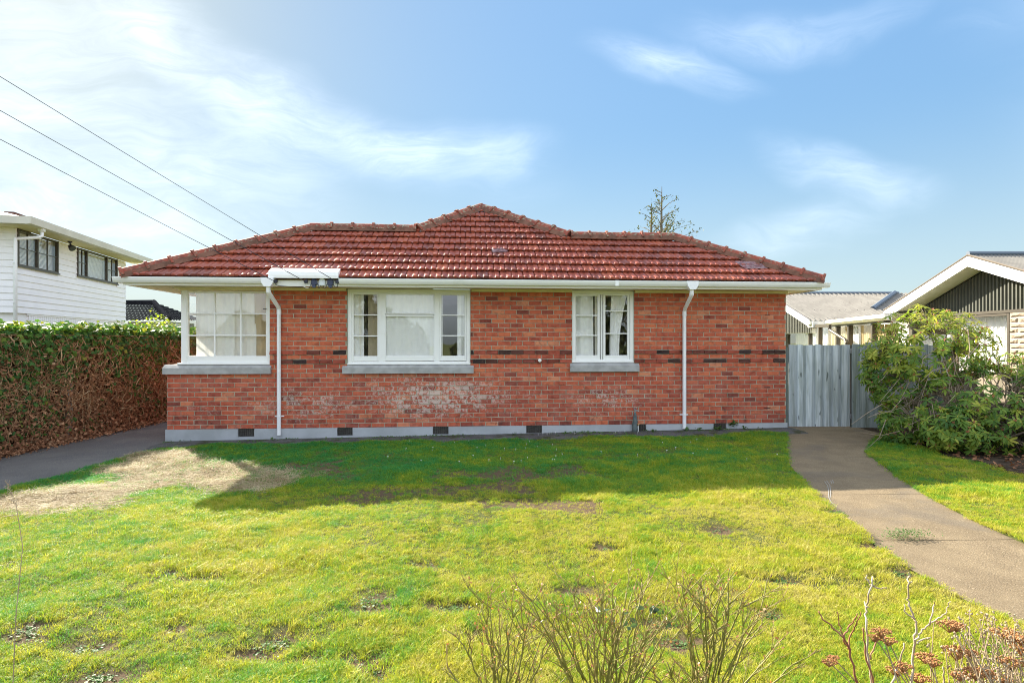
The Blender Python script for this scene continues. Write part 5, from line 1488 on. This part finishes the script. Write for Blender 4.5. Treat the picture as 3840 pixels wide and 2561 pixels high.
for p, n_ in zip(pts, up_):
    k = r_.integers(7, 11); ax = n_/np.linalg.norm(n_); a = np.cross(ax, [0, 0, 1.]); a = a/np.linalg.norm(a) if np.linalg.norm(a) > .1 else np.array([1., 0, 0]); b2 = np.cross(ax, a)
    ph = r_.uniform(0, 6.28); bt = r_.normal(.40, .19)+.34*min(1, max(0, (p[2]-1.15)/.7))  # upper rosettes yellower: their sunlit look is put into the leaf tone
    for q in range(k):
        th = ph+6.28*q/k+r_.normal(0, .2); drp = r_.normal(.1, .28)
        Y = (a*math.cos(th)+b2*math.sin(th))*math.cos(drp)+ax*math.sin(drp)-np.array([0, 0, .28]); Y /= np.linalg.norm(Y)
        Z = ax-Y*ax.dot(Y); Z /= np.linalg.norm(Z); X = np.cross(Y, Z); s_ = r_.uniform(.075, .13)
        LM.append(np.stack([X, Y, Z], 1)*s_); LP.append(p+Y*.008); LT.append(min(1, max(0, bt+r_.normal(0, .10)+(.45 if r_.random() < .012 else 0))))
LM, LP, LT = np.array(LM), np.array(LP), np.array(LT)
order = np.argsort(LP[:, 1]-.12*LP[:, 2]+np.where(np.abs(LP[:, 0]) > .9*LP[:, 1], 9, 0))
me_leaf = np_mesh('leaf', rl_v, rl_f, np.eye(3)[None], np.zeros((1, 3)), M_rho, rho, None, True)
first = me_leaf; lm = first.data
for i, k in enumerate(order[:300]):
    o = first if i == 0 else link('leaf', lm, rho)
    o.matrix_local = Matrix.Translation(LP[k]-rb) @ Matrix(LM[k].tolist()).to_4x4(); o['tone'] = float(LT[k])
k = order[300:]
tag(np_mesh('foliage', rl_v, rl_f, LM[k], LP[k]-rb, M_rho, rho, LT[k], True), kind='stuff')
b = MB(); limbs = []
for q in range(22):
    e = ELL[r_.choice([0, 0, 1, 1, 2, 3, 4, 5, 6])]; d = r_.normal(0, 1, 3); d[2] = abs(d[2])*.6
    end = np.array(e[0])+d/np.linalg.norm(d)*np.array(e[1])*.55
    mid = rb*.5+end*.5+np.array([r_.normal(0, .12), r_.normal(0, .12), -.12]); st0 = rb+np.array([r_.normal(0, .12), r_.normal(0, .12), -.1])
    P3 = [st0, st0*.6+mid*.4+r_.normal(0, .03, 3), mid, mid*.5+end*.5+r_.normal(0, .06, 3), end]
    b.tube([p-rb for p in P3], [.032, .027, .022, .016, .01], 6); limbs += P3[2:]
limbs = np.array(limbs)
for p, n_ in zip(pts, up_):
    dd = np.linalg.norm(limbs-p, axis=1)+.4*np.maximum(0, limbs[:, 2]-p[2]); s0 = limbs[np.argmin(dd)]
    m1 = s0*.55+p*.45+r_.normal(0, .05, 3)+np.array([0, 0, -.04]); m2 = s0*.2+p*.8-n_*.04+r_.normal(0, .02, 3)
    b.tube([s0-rb, m1-rb, m2-rb, p-rb], [.009, .007, .0055, .004], 4, cap=False)
# bare twigs in the open lower left
for q in range(170):
    p = np.array([6.95, 9.45, .75])+r_.normal(0, 1, 3)*np.array([.36, .25, .38]); p[2] = max(.12, p[2])
    s0 = p+np.array([r_.normal(.25, .15), .15, r_.normal(.05, .2)]); e_ = p+np.array([r_.normal(-.1, .18), -.1, r_.normal(-.1, .16)])
    b.tube([s0-rb, (s0+e_)/2-rb+r_.normal(0, .05, 3), e_-rb], [.007, .005, .003], 4, cap=False)
b.build('branches', M_twig, rho, recalc=False, smooth=True)
b = MB()
for p, n_ in zip(pts, up_):
    if r_.random() < .28:
        for q in range(7):
            d = n_+r_.normal(0, .5, 3); d /= np.linalg.norm(d); e_ = p+d*r_.uniform(.025, .045)
            b.tube([p-rb, e_-rb-d*.012, e_-rb], [.002, .005, .003], 4)
    else: b.tube([p-rb, p+n_*.012-rb, p+n_*.024-rb], [.006, .007, .002], 5, mi=1)
M_bud2 = plain('yellow_bud', (.42, .36, .07), None, rough=.5)
tag(b.build('flower_buds', [M_bud, M_bud2], rho, recalc=False), kind='stuff')
n = 700; xx = rng.uniform(6.4, 8.6, n); yy = rng.uniform(7.4, 10.8, n); kk = xx > bed_l(yy)+.02; xx, yy = xx[kk], yy[kk]; n = len(xx)
leaves('leaf_litter', n, np.stack([xx, yy, gz(xx)+.02+rng.uniform(0, .03, n)], 1), np.tile([[0, 0, 1.]], (n, 1)), rng.uniform(.03, .08, n), M_dead, None, np.clip(rng.normal(.3, .2, n), 0, 1), np.zeros(3), jitter=.4)

# ================================================================== TREES
def conifer(name, x, y, ztop, zlow, spread, label, seed, dens):
    r = random.Random(seed); root = empty(name, (x, y, 0), 0, label=label, category='tree')
    b = MB(); b.tube([(0, 0, 0), (.05, 0, zlow), (0, 0, (zlow+ztop)/2), (.03, 0, ztop)], [.2, .12, .07, .012], 7); b.build('trunk', M_btree, root)
    b = MB(); P = []
    z = zlow-2.0
    while z < ztop-.15:
        t = (ztop-z)/(ztop-zlow+2.0); L = spread*(t**.75)*r.uniform(.7, 1.15); an = r.uniform(0, 6.28); dx, dy = math.cos(an), math.sin(an)
        q = [(0, 0, z), (dx*L*.5, dy*L*.5, z+L*.28), (dx*L, dy*L, z+L*.42)]
        b.tube(q, [.025+.02*t, .016, .006], 4, cap=False)
        for s in range(int(dens*L)+2):
            f = r.uniform(.3, 1.05); jx = r.gauss(0, .12)
            P.append((dx*L*f-dy*jx, dy*L*f+dx*jx, z+L*.45*f+r.gauss(0, .08)-.05))
        z += r.uniform(.09, .22)
    b.build('branches', M_btree, root, recalc=False)
    P = np.array(P); n = len(P)*3; P = np.repeat(P, 3, 0)+rng.normal(0, .07, (n, 3))
    el = [(0, -.5, 0), (.35, 0, .08), (0, .6, 0), (-.35, 0, .08)]
    M = frames(rng.normal(0, 1, (n, 3)), rng.uniform(0, 6.28, n))*rng.uniform(.06, .14, n)[:, None, None]
    tag(np_mesh('foliage', el, [(0, 1, 2, 3)], M, P, M_needle, root, np.clip(rng.normal(.45, .3, n), 0, 1)), kind='stuff')
M_btree = plain('tree_bark', (.13, .11, .085), (.20, .17, .12), 8, .9, .1)
M_needle = leaf_mat('tree_foliage', [(0, (.03, .045, .018)), (.5, (.06, .075, .025)), (1, (.16, .12, .05))], .3, .6, .2)
Yt = 32.0
conifer('conifer_tree', (2480-1920)/F*Yt, Yt, CAMZ+(1280-700)/F*Yt, 6.2, 3.3, 'tall sparse conical tree behind the roof', 4, 5)
conifer('conifer_tree', (2442-1920)/F*(Yt+.5), Yt+.5, CAMZ+(1280-752)/F*Yt, 6.4, 2.6, 'shorter thin stemmed tree left of the tall conical tree behind the roof', 8, 4)
# the wooded far side of the street, seen mirrored in the panes
r_ = np.random.default_rng(5); TP = []; TM = []
for (cx, cy, h_, rd) in [(-20, -24, 3.6, 2.6), (-15.5, -25, 4.0, 2.4), (-11, -24, 8, 2.3), (-7, -25, 8.5, 1.5), (-4.7, -24, 4.3, 1.0), (-3.4, -24, 3.9, .9), (-2.3, -25, 3.1, .8), (4, -32, 2.4, 3), (11, -24, 7, 2.6), (15, -25, 8, 2.6), (20, -26, 7, 3), (-28, -30, 7, 4), (28, -30, 7, 4)]:
    n = 1500; d = r_.normal(0, 1, (n, 3)); d /= np.linalg.norm(d, axis=1, keepdims=True)
    p = d*np.array([rd, rd, h_/2])*(r_.uniform(.6, 1, n)**.4)[:, None]; p[:, :2] *= (1-.45*(p[:, 2:3]/(h_/2)))
    TP.append(p+np.array([cx, cy, h_/2]))
TP = np.concatenate(TP); n = len(TP)
M = frames(r_.normal(0, 1, (n, 3))+np.array([[0, .6, .5]]), r_.uniform(0, 6.28, n))*r_.uniform(.3, .75, n)[:, None, None]
tag(np_mesh('treeline', [(0, -.5, 0), (.4, 0, .1), (0, .6, 0), (-.4, 0, .1)], [(0, 1, 2, 3)], M, TP, M_needle, None, np.clip(r_.normal(.4, .25, n), 0, 1)), kind='stuff')

# ================================================================== FOREGROUND PLANTS
M_rose = leaf_mat('rose_cane', [(0, (.13, .13, .025)), (.5, (.23, .22, .05)), (.8, (.30, .20, .09)), (1, (.32, .14, .08))], 0.02, .5, .35)
M_roseleaf = leaf_mat('rose_leaf', [(0, (.06, .10, .05)), (.6, (.12, .19, .06)), (1, (.40, .16, .07))], .35, .4, .4)
M_redstem = plain('red_stem', (.22, .085, .05), (.30, .15, .08), 14, .6, .3, coord='Position')
M_greystem = plain('grey_stem', (.42, .37, .29), (.30, .22, .15), 12, .75, .2, coord='Position')
def at(px, py, Y): return Vector(((px-1920)/F*Y, Y, CAMZ+(1280.5-py)/F*Y))
def cane(b, p0, p1, r0, rnd, depth, tips, tone=.4, n=8, wob=.0035):
    p0, p1 = Vector(p0), Vector(p1); L = (p1-p0).length; q = []; rad = []
    bow = Vector((rnd.gauss(0, .014), rnd.gauss(0, .014), 0))*L
    for k in range(n):
        t = k/(n-1); s = p0.lerp(p1, t)+bow*4*t*(1-t); w = wob if 0 < k < n-1 else 0
        s += Vector((rnd.gauss(0, w), rnd.gauss(0, w), rnd.gauss(0, w*.4))); q.append(s); rad.append(r0*(1-.45*t)*(1.15 if k % 2 else 1))
    b.tube(q, rad, 6, tone=min(1, max(0, tone+rnd.gauss(0, .12))))
    for k in range(int(L/.03)):                       # thorns
        s = q[rnd.randint(1, n-2)]
        d = Vector((rnd.gauss(0, 1), rnd.gauss(0, 1), .2)).normalized(); b.tube([s, s+d*(r0+.004)], [.0014, .0003], 3, tone=.9, cap=False)
    if depth > 0:
        for k in range(rnd.randint(2, 5)):
            s = q[rnd.randint(2, n-1)]; d = (p1-p0).normalized()+Vector((rnd.gauss(0, .65), rnd.gauss(0, .5), rnd.uniform(.0, .5)))
            cane(b, s, s+d.normalized()*max(.05, L*rnd.uniform(.2, .5)), r0*.6, rnd, depth-1, tips, tone+.13, 5, wob*.5)
    tips.append((q[-1], (q[-1]-q[-2]).normalized()))
def rose(name, base_px, Y, tips_px, label, seed, leafy=0, extra=2):
    rnd = random.Random(seed); bx = (base_px-1920)/F*Y; root = empty(name, (bx, Y, .06), 0, label=label, category='rose bush')
    o = Vector((bx, Y, .06)); tips = []
    more = [(px+rnd.gauss(0, 70), min(2540, py+abs(rnd.gauss(60, 70))), dy+rnd.gauss(0, .08)) for (px, py, dy) in tips_px for _ in range(extra)]
    for (px, py, dy) in tips_px+more:
        b = MB(); e = at(px, py, Y+dy)-o; st0 = Vector((rnd.gauss(0, .035), rnd.gauss(0, .035), 0))
        m = Vector((e.x*.40+rnd.gauss(0, .02), e.y*.4, e.z*.52)); r0 = rnd.uniform(.0032, .0055)
        cane(b, st0, m, r0, rnd, 0, [], .4, 6, .004); cane(b, m, e, r0*.85, rnd, 2, tips, .4)
        b.build('cane', M_rose, root, recalc=False, smooth=True)
    LPs, LNs, lt = [], [], []
    el = [(0, 0, 0), (.26, .3, .06), (.27, .6, .05), (0, 1, -.05), (-.27, .6, .05), (-.26, .3, .06), (0, .5, 0)]; ef = [(0, 1, 6), (1, 2, 6), (2, 3, 6), (3, 4, 6), (4, 5, 6), (5, 0, 6)]
    for (p, d) in tips:
        if rnd.random() < .45: LPs.append(p); lt.append((rnd.uniform(.85, 1), rnd.uniform(.008, .018)))
    if leafy:
        for (px, py) in leafy:
            p = at(px, py, Y)-o
            for k in range(5): LPs.append(p+Vector((rnd.gauss(0, .018), rnd.gauss(0, .02), rnd.gauss(0, .015)))); lt.append((rnd.uniform(0, .5), rnd.uniform(.025, .042)))
    for p, (tn, s_) in zip(LPs, lt):
        b = MB(); b.add([Vector(v)*s_ for v in el], ef, 0, tn); lf = b.build('leaf', M_roseleaf, root, recalc=False); lf.location = p; lf.rotation_euler = (rnd.uniform(-1, 1), rnd.uniform(-1, 1), rnd.uniform(0, 6.28))
    return root
rose('rose_bush', 1880, 2.35, [(1740, 2420, 0), (1810, 2260, .05), (1900, 2340, 0), (1935, 2280, .1), (1985, 2290, 0), (2010, 2420, -.1)], 'leftmost pruned rose bush at the bottom edge of the lawn', 21)
rose('rose_bush', 2250, 2.3, [(2060, 2400, 0), (2105, 2230, .05), (2140, 2200, .1), (2190, 2260, 0), (2260, 2210, .12), (2310, 2240, 0), (2350, 2220, .05), (2400, 2260, 0), (2440, 2290, .1), (2480, 2390, -.05), (2150, 2330, -.1), (2330, 2330, -.1)],
     'dense pruned rose bush with a few green leaves, middle of the three at the bottom', 22, leafy=[(2260, 2280), (2290, 2320), (2430, 2270), (2460, 2300), (2360, 2320), (2500, 2330)])
rose('rose_bush', 2640, 2.35, [(2555, 2190, .05), (2615, 2210, 0), (2665, 2230, .1), (2730, 2220, 0), (2785, 2240, .05), (2800, 2310, 0), (2920, 2410, .05), (2600, 2420, -.1), (2500, 2480, 0)], 'rightmost pruned rose bush with long thin green canes', 23)
# brown stemmed bare shrub and grey stemmed bare shrub
def bare(name, Y, lines, mat, label, seed, r0=.0052):
    rnd = random.Random(seed); bx = (lines[0][0][0]-1920)/F*Y; root = empty(name, (bx, Y, .06), 0, label=label, category='shrub'); o = Vector((bx, Y, .06))
    for ln in lines:
        b = MB(); pts_ = [at(px, py, Y+rnd.gauss(0, .015))-o for px, py in ln]
        if ln[0][1] > 2550: pts_ = [Vector((rnd.gauss(0, .03), rnd.gauss(0, .02), 0)), pts_[0]*.55]+pts_
        out = []
        for i in range(len(pts_)-1):
            for k in range(4): out.append(pts_[i].lerp(pts_[i+1], k/4)+Vector((rnd.gauss(0, .0025), rnd.gauss(0, .0025), 0)))
        out.append(pts_[-1]); rr = r0*(1 if ln[0][1] > 2550 else .62)
        b.tube(out, [rr*(1-.55*i/len(out))*(1.12 if i % 4 == 0 else 1) for i in range(len(out))], 7)
        b.build('stem', mat, root, smooth=True, recalc=False)
bare('bare_shrub', 2.2, [[(3215, 2561), (3180, 2430), (3165, 2390), (3120, 2350), (3085, 2320), (3070, 2290)], [(3176, 2420), (3160, 2385), (3150, 2340), (3140, 2293)], [(3178, 2430), (3190, 2380), (3210, 2340), (3228, 2295)], [(3162, 2385), (3190, 2345), (3215, 2300)],
                      [(3280, 2570), (3245, 2440), (3237, 2355)], [(3258, 2470), (3290, 2400), (3310, 2370)]], M_redstem, 'bare shrub with reddish brown forked stems beside the dry flower heads', 31)
bare('bare_shrub', 2.25, [[(3268, 2561), (3255, 2440), (3250, 2330), (3252, 2280), (3258, 2230), (3272, 2160)], [(3250, 2275), (3241, 2255)], [(3262, 2185), (3252, 2170), (3250, 2155)], [(3268, 2192), (3290, 2205), (3310, 2207), (3322, 2200)],
                       [(3420, 2561), (3425, 2450), (3432, 2400), (3438, 2340), (3430, 2320), (3420, 2300), (3410, 2270), (3403, 2240), (3408, 2180), (3402, 2170), (3412, 2158)], [(3409, 2190), (3420, 2178)], [(3410, 2165), (3407, 2147)],
                       [(3436, 2400), (3460, 2360), (3485, 2340), (3520, 2315), (3545, 2300), (3556, 2270), (3566, 2255)], [(3485, 2340), (3492, 2300), (3506, 2265), (3502, 2255)], [(3430, 2320), (3400, 2300), (3390, 2265)], [(3436, 2410), (3470, 2395), (3490, 2388)], [(3538, 2561), (3536, 2500)], [(3340, 2561), (3375, 2480), (3390, 2410)]],
     M_greystem, 'bare shrub with pale grey forked stems, tallest at the bottom right', 32)
# stonecrop with rusty flat flower heads and dry stems
M_head = plain('rusty_flower', (.26, .12, .05), (.44, .24, .11), 60, .9, .1, coord='Position')
M_drystem = plain('dry_stem', (.40, .32, .22), (.26, .19, .12), 10, .8, .2, coord='Position')
sx, sY = (3640-1920)/F*2.2, 2.2
sed = empty('stonecrop', (sx, sY, .06), 0, label='dry stonecrop with rust coloured flat flower heads in the bottom right corner', category='plant'); o0 = Vector((sx, sY, .06)); rnd = random.Random(41)
heads = [(3110, 2480, 22), (3125, 2465, 18), (3305, 2368, 28), (3280, 2388, 20), (3330, 2400, 24), (3360, 2510, 30), (3385, 2495, 26), (3470, 2460, 30), (3500, 2480, 24), (3560, 2340, 34), (3585, 2345, 26), (3585, 2440, 40), (3640, 2445, 22), (3660, 2520, 34), (3690, 2515, 26), (3770, 2370, 36), (3800, 2385, 30), (3830, 2395, 26), (3790, 2480, 34), (3830, 2430, 30), (3450, 2540, 28), (3600, 2530, 26), (3760, 2540, 30)]
ico = bmesh.new(); bmesh.ops.create_icosphere(ico, subdivisions=1, radius=1); iv = [v.co.copy() for v in ico.verts]; ifc = [[v.index for v in f.verts] for f in ico.faces]; ico.free()
for (px, py, rp) in heads:
    Y = sY+rnd.gauss(0, .06); p = at(px, py, Y)-o0; r_ = rp/F*Y*1.15; b = MB()
    st0 = Vector((p.x*.55+rnd.gauss(.1, .1), p.y+rnd.gauss(0, .05), 0)); q = [st0, st0.lerp(p, .55)+Vector((rnd.gauss(0, .015), 0, .02)), p]
    b.tube(q, [.003, .0028, .002], 5); b.build('stem', M_drystem, sed, recalc=False)
    b = MB()
    for k in range(90):
        a, d = rnd.uniform(0, 6.28), math.sqrt(rnd.random()); c = p+Vector((math.cos(a)*d*r_*1.2, math.sin(a)*d*r_*.8, rnd.gauss(0, r_*.09)+.15*r_*(1-d*d))); s_ = r_*rnd.uniform(.06, .13)
        b.add([v*s_+c for v in iv], ifc)
        if k % 4 == 0: b.tube([p-Vector((0, 0, r_*.8)), c], [.0016, .001], 3, cap=False)
    b.build('flower_head', M_head, sed, recalc=False)
for k in range(150):
    px = rnd.gauss(3760, 110); py = rnd.uniform(2290, 2561); Y = sY+rnd.gauss(.05, .12); e = at(px, py, Y)-o0
    if px > 3900: continue
    st0 = Vector((e.x+rnd.gauss(.12, .12), e.y+rnd.gauss(0, .06), .15)); b = MB() if k == 0 else b
    b.tube([st0, st0.lerp(e, .5)+Vector((rnd.gauss(0, .02), 0, .02)), e], [.0022, .002, .0012], 4)
    for j in range(3): c = e+Vector((rnd.gauss(0, .008), rnd.gauss(0, .008), rnd.gauss(0, .006))); b.add([v*rnd.uniform(.002, .006)+c for v in iv], ifc)
tag(b.build('dry_stems', M_drystem, sed, recalc=False), kind='stuff')
# out at the far left a dry grass stalk stands close to the camera
dg = empty('grass_stalk', ((20-1920)/F*2.0, 2.0, 0), 0, label='thin dry seeding grass stalk close to the camera at the left edge', category='grass stalk'); o0 = Vector(((20-1920)/F*2.0, 2.0, 0))
b = MB(); q = [Vector((0, 0, 0)), at(60, 2300, 2)-o0, at(85, 2050, 2)-o0, at(60, 1890, 2)-o0, at(25, 1810, 2)-o0]; b.tube(q, [.0018, .0016, .0013, .001, .0008], 5); b.build('stem', M_drystem, dg, recalc=False)
b = MB(); rnd = random.Random(2)
for k in range(60):
    t = rnd.random(); p = q[3].lerp(q[4], t)+Vector((rnd.gauss(0, .004), rnd.gauss(0, .004), rnd.gauss(0, .006))); b.tube([p, p+Vector((rnd.gauss(-.004, .003), rnd.gauss(0, .003), rnd.uniform(.004, .010)))], [.0012, .0004], 3)
b.build('seed_head', M_drystem, dg, recalc=False)

# ================================================================== SMALL THINGS AT THE WALL AND ON THE GROUND
M_weed = leaf_mat('weed_leaf', [(0, (.05, .12, .03)), (.5, (.09, .17, .045)), (1, (.17, .22, .09))], .3, .55, .3)
def weed(name, loc, n, size, rise, label, cat='weed', group=None, seed=0, wl=.5, sp=(1, 1)):
    rnd = random.Random(seed); b = MB(); el = [(0, 0, 0), (.2*wl*2, .35, .06), (.22*wl*2, .65, .04), (0, 1, -.1), (-.22*wl*2, .65, .04), (-.2*wl*2, .35, .06), (0, .5, 0)]; ef = [(0, 1, 6), (1, 2, 6), (2, 3, 6), (3, 4, 6), (4, 5, 6), (5, 0, 6)]
    for k in range(n):
        s = size*rnd.uniform(.5, 1.1); M = Matrix.Translation((rnd.gauss(0, size*.35)*sp[0], rnd.gauss(0, size*.35)*sp[1], rnd.uniform(0, rise))) @ Euler((rnd.uniform(.0, .9), rnd.gauss(0, .3), rnd.uniform(0, 6.28))).to_matrix().to_4x4()
        b.add([M @ (Vector(v)*s) for v in el], ef, 0, min(1, max(0, rnd.gauss(.45, .25))))
    o = b.build(name, M_weed, None, recalc=False); o.location = loc; return tag(o, label, cat, group)
named = [((1020, 2415), 'leafy weed patch in the lower lawn, well left of the leftmost rose bush'), ((330, 2440), 'weed patch in the lower left lawn, second in from the left edge'), ((105, 2395), 'leafy weed patch at the left edge of the lower lawn'), ((372, 2545), 'weed patch at the bottom edge of the lawn on the left'),
         ((1385, 2270), 'weed patch in the middle lawn, up and left from the leftmost rose bush'), ((1690, 2290), 'weed patch just above the leftmost rose bush'), ((2920, 2180), 'dark weed tuft in the right lawn, left of the weed on the path'), ((2880, 2320), 'weed clump in the lawn above the reddish bare shrub'),
         ((3370, 2150), 'weed tuft on the lawn edge beside the weed on the path'), ((3140, 1930), 'weed tuft on the lawn edge of the path just outside the house shadow'), ((2560, 2400), 'weed patch in the lawn among the canes of the rightmost rose bush'), ((620, 2165), 'pale weed in the left lawn below the straw patch')]
for i, (q, lab) in enumerate(named):
    sx_, sy_ = ground_pt(*q); o = weed('lawn_weed', (sx_, sy_, float(lawn_z(sx_, sy_))+.002), 60, .02, .008, lab, 'weed', 'weeds in the gaps of the lawn', i, .8, (5, 3.6))
    o.scale = (1.3, 1.1, .8)
wb_ = MB(); rnd = random.Random(8)
for (sx_, sy_) in spots:
    for k in range(26):
        x_, y_ = sx_+rnd.gauss(0, .05), sy_+rnd.gauss(0, .035); s = rnd.uniform(.012, .022); M = Matrix.Translation((x_, y_, float(lawn_z(x_, y_))+.004)) @ Euler((rnd.uniform(0, .8), rnd.gauss(0, .3), rnd.uniform(0, 6.28))).to_matrix().to_4x4()
        wb_.add([M @ (Vector(v)*s) for v in [(0, 0, 0), (.35, .35, .06), (.38, .65, .04), (0, 1, -.1), (-.38, .65, .04), (-.35, .35, .06)]], [(0, 1, 2, 3, 4, 5)], 0, min(1, max(0, rnd.gauss(.45, .25))))
tag(wb_.build('lawn_weeds', M_weed, None, recalc=False), kind='stuff')
p = H.world(H.u(2747, -.03), -.03, H.z(2747, 1600, -.03)); o = weed('wall_weed', p, 40, .11, .10, 'leafy green weed sprouting from the plinth beside the last vent', seed=3); 
for i, (px, w, n, s_, lab) in enumerate([(2575, -.12, 30, .07, 'low weed at the foot of the right downpipe'), (2690, -.1, 36, .08, 'tangled weed in front of the last vent'), (2620, -.14, 24, .06, 'small weed by the plinth between downpipe and last vent'), (2450, -.2, 30, .06, 'spreading weed beside the standpipe'), (2790, -.1, 22, .06, 'small weed at the plinth right of the last vent'), (2120, -.15, 22, .06, 'small weed under the right end of the fourth vent'), (1930, -.15, 20, .05, 'small weed below the fourth vent'), (1020, -.18, 18, .05, 'small weed near the foot of the left downpipe')]):
    q = H.world(H.u(px, w), w, 0); weed('wall_weed', (q.x, q.y, float(gz(q.x))+.012), n, s_, .05, lab, seed=50+i)
p = ground_pt(3395, 2018); o = weed('path_weed', (p[0], p[1], float(gz(p[0]))), 520, .024, .075, 'silvery green weed growing in the joint of the concrete path', seed=9, wl=.4, sp=(13, 5))
# mossy weeds and clover along the wall foot
n = 5000; u = rng.uniform(0, HL, n); w = -.03-np.abs(rng.normal(0, .16, n)); k = rng.random(n) < np.clip((fbm(u, w*3, 1.3, 95)-.44)*4, 0, 1)*np.interp(u, [0, 7, 8.5, 12], [.35, .4, 1, 1]); u, w = u[k], w[k]; n = len(u)
P = np.array([tuple(H.world(a, c, 0)) for a, c in zip(u, w)]); P[:, 2] = gz(P[:, 0])+.014+rng.uniform(0, .03, n)
leaves('ground_cover', n, P, np.tile([[0, -.3, 1.]], (n, 1)), rng.uniform(.015, .04, n), M_weed, None, np.clip(rng.normal(.45, .25, n), 0, 1), np.zeros(3), ([(0, -.5, 0), (.4, 0, .05), (0, .5, 0), (-.4, 0, .05)], [(0, 1, 2, 3)]))
# small white daisies
M_petal = plain('daisy_petal', (.8, .8, .78), None, rough=.6)
b = MB()
for k in range(60):
    if k < 14: q = H.world(rng.uniform(6.8, 9.3), -.16-abs(rng.normal(0, .1)), 0); xx, yy, zz = q.x, q.y, float(gz(q.x))+.06
    else: xx, yy = rng.uniform(-2, 5), rng.uniform(8.2, 10.2); zz = float(lawn_z(xx, yy))+.035
    if yy > 8 and xx > float(path_l(yy))-.1: continue
    rr = rng.uniform(.007, .013); b.add([(xx+rr*math.cos(t*.785), yy+rr*math.sin(t*.785), zz) for t in range(8)]+[(xx, yy, zz+.005)], [(i_, (i_+1) % 8, 8) for i_ in range(8)]); b.tube([(xx, yy, zz-.05), (xx, yy, zz)], .0015, 3)
tag(b.build('daisies', M_petal), kind='stuff')
# standpipe wrapped in grey sacking, with a brass tap, and a thin riser beside it
su = H.u(2381, -.08); sp = empty('standpipe', H.world(su, -.08, .05), HA, label='grey lagged standpipe with a tap against the plinth, by the fifth vent', category='standpipe')
b = MB(); q = [(0, 0, -.05), (.005, 0, .05), (-.012, 0, .12), (.006, -.005, .19), (.0, 0, .27), (.004, .0, .33), (.0, .0, .37)]; b.tube(q, [.05, .058, .046, .05, .038, .026, .018], 10); b.build('lagging', plain('grey_sacking', (.14, .17, .17), (.09, .11, .11), 12, .9, .1, .5, 40), sp, smooth=True)
b = MB(); b.tube([(0, 0, .36), (0, 0, .42), (-.005, .05, .44)], .014, 8); b.tube([(0, 0, .40), (.05, -.02, .405), (.075, -.025, .385)], [.013, .011, .011], 8); b.tube([(.02, 0, .41), (.02, -.005, .45)], .007, 6); b.build('tap', M_metal, sp)
b = MB(); b.box(.012, .03, -.035, .025, .45, .458); b.build('handle', M_metal, sp)
ru = H.u(2393, -.1); rp = empty('riser_pipe', H.world(ru, -.1, .05), HA, label='thin pale riser pipe with a small elbow beside the lagged standpipe', category='pipe')
b = MB(); b.tube([(0, 0, -.05), (0, 0, .12)], .009, 8); b.build('pipe', M_white, rp); b = MB(); b.tube([(0, 0, .118), (0, 0, .135), (.02, .0, .14)], .015, 8); b.build('elbow', plain('brass', (.45, .36, .18), None, rough=.4, metal=.7), rp)
# white chalk scratches on the path
b = MB()
for ln in ([(3092, 1805), (3104, 1822), (3108, 1845), (3106, 1862)], [(3100, 1803), (3112, 1820), (3115, 1848), (3113, 1866)], [(3106, 1862), (3118, 1885), (3140, 1902)], [(3122, 1800), (3126, 1812)], [(3115, 1802), (3120, 1814)]):
    q = [ground_pt(*p) for p in ln]
    for (a, c) in zip(q[:-1], q[1:]):
        d = Vector((c[0]-a[0], c[1]-a[1], 0)).normalized(); s_ = Vector((-d.y, d.x, 0))*.004
        b.add([(a[0]-s_.x, a[1]-s_.y, float(gz(a[0]))+.004), (a[0]+s_.x, a[1]+s_.y, float(gz(a[0]))+.004), (c[0]+s_.x, c[1]+s_.y, float(gz(c[0]))+.004), (c[0]-s_.x, c[1]-s_.y, float(gz(c[0]))+.004)], [(0, 1, 2, 3)])
tag(b.build('path_markings', plain('chalk', (.24, .235, .22), None, rough=.9), None, recalc=False), kind='structure')
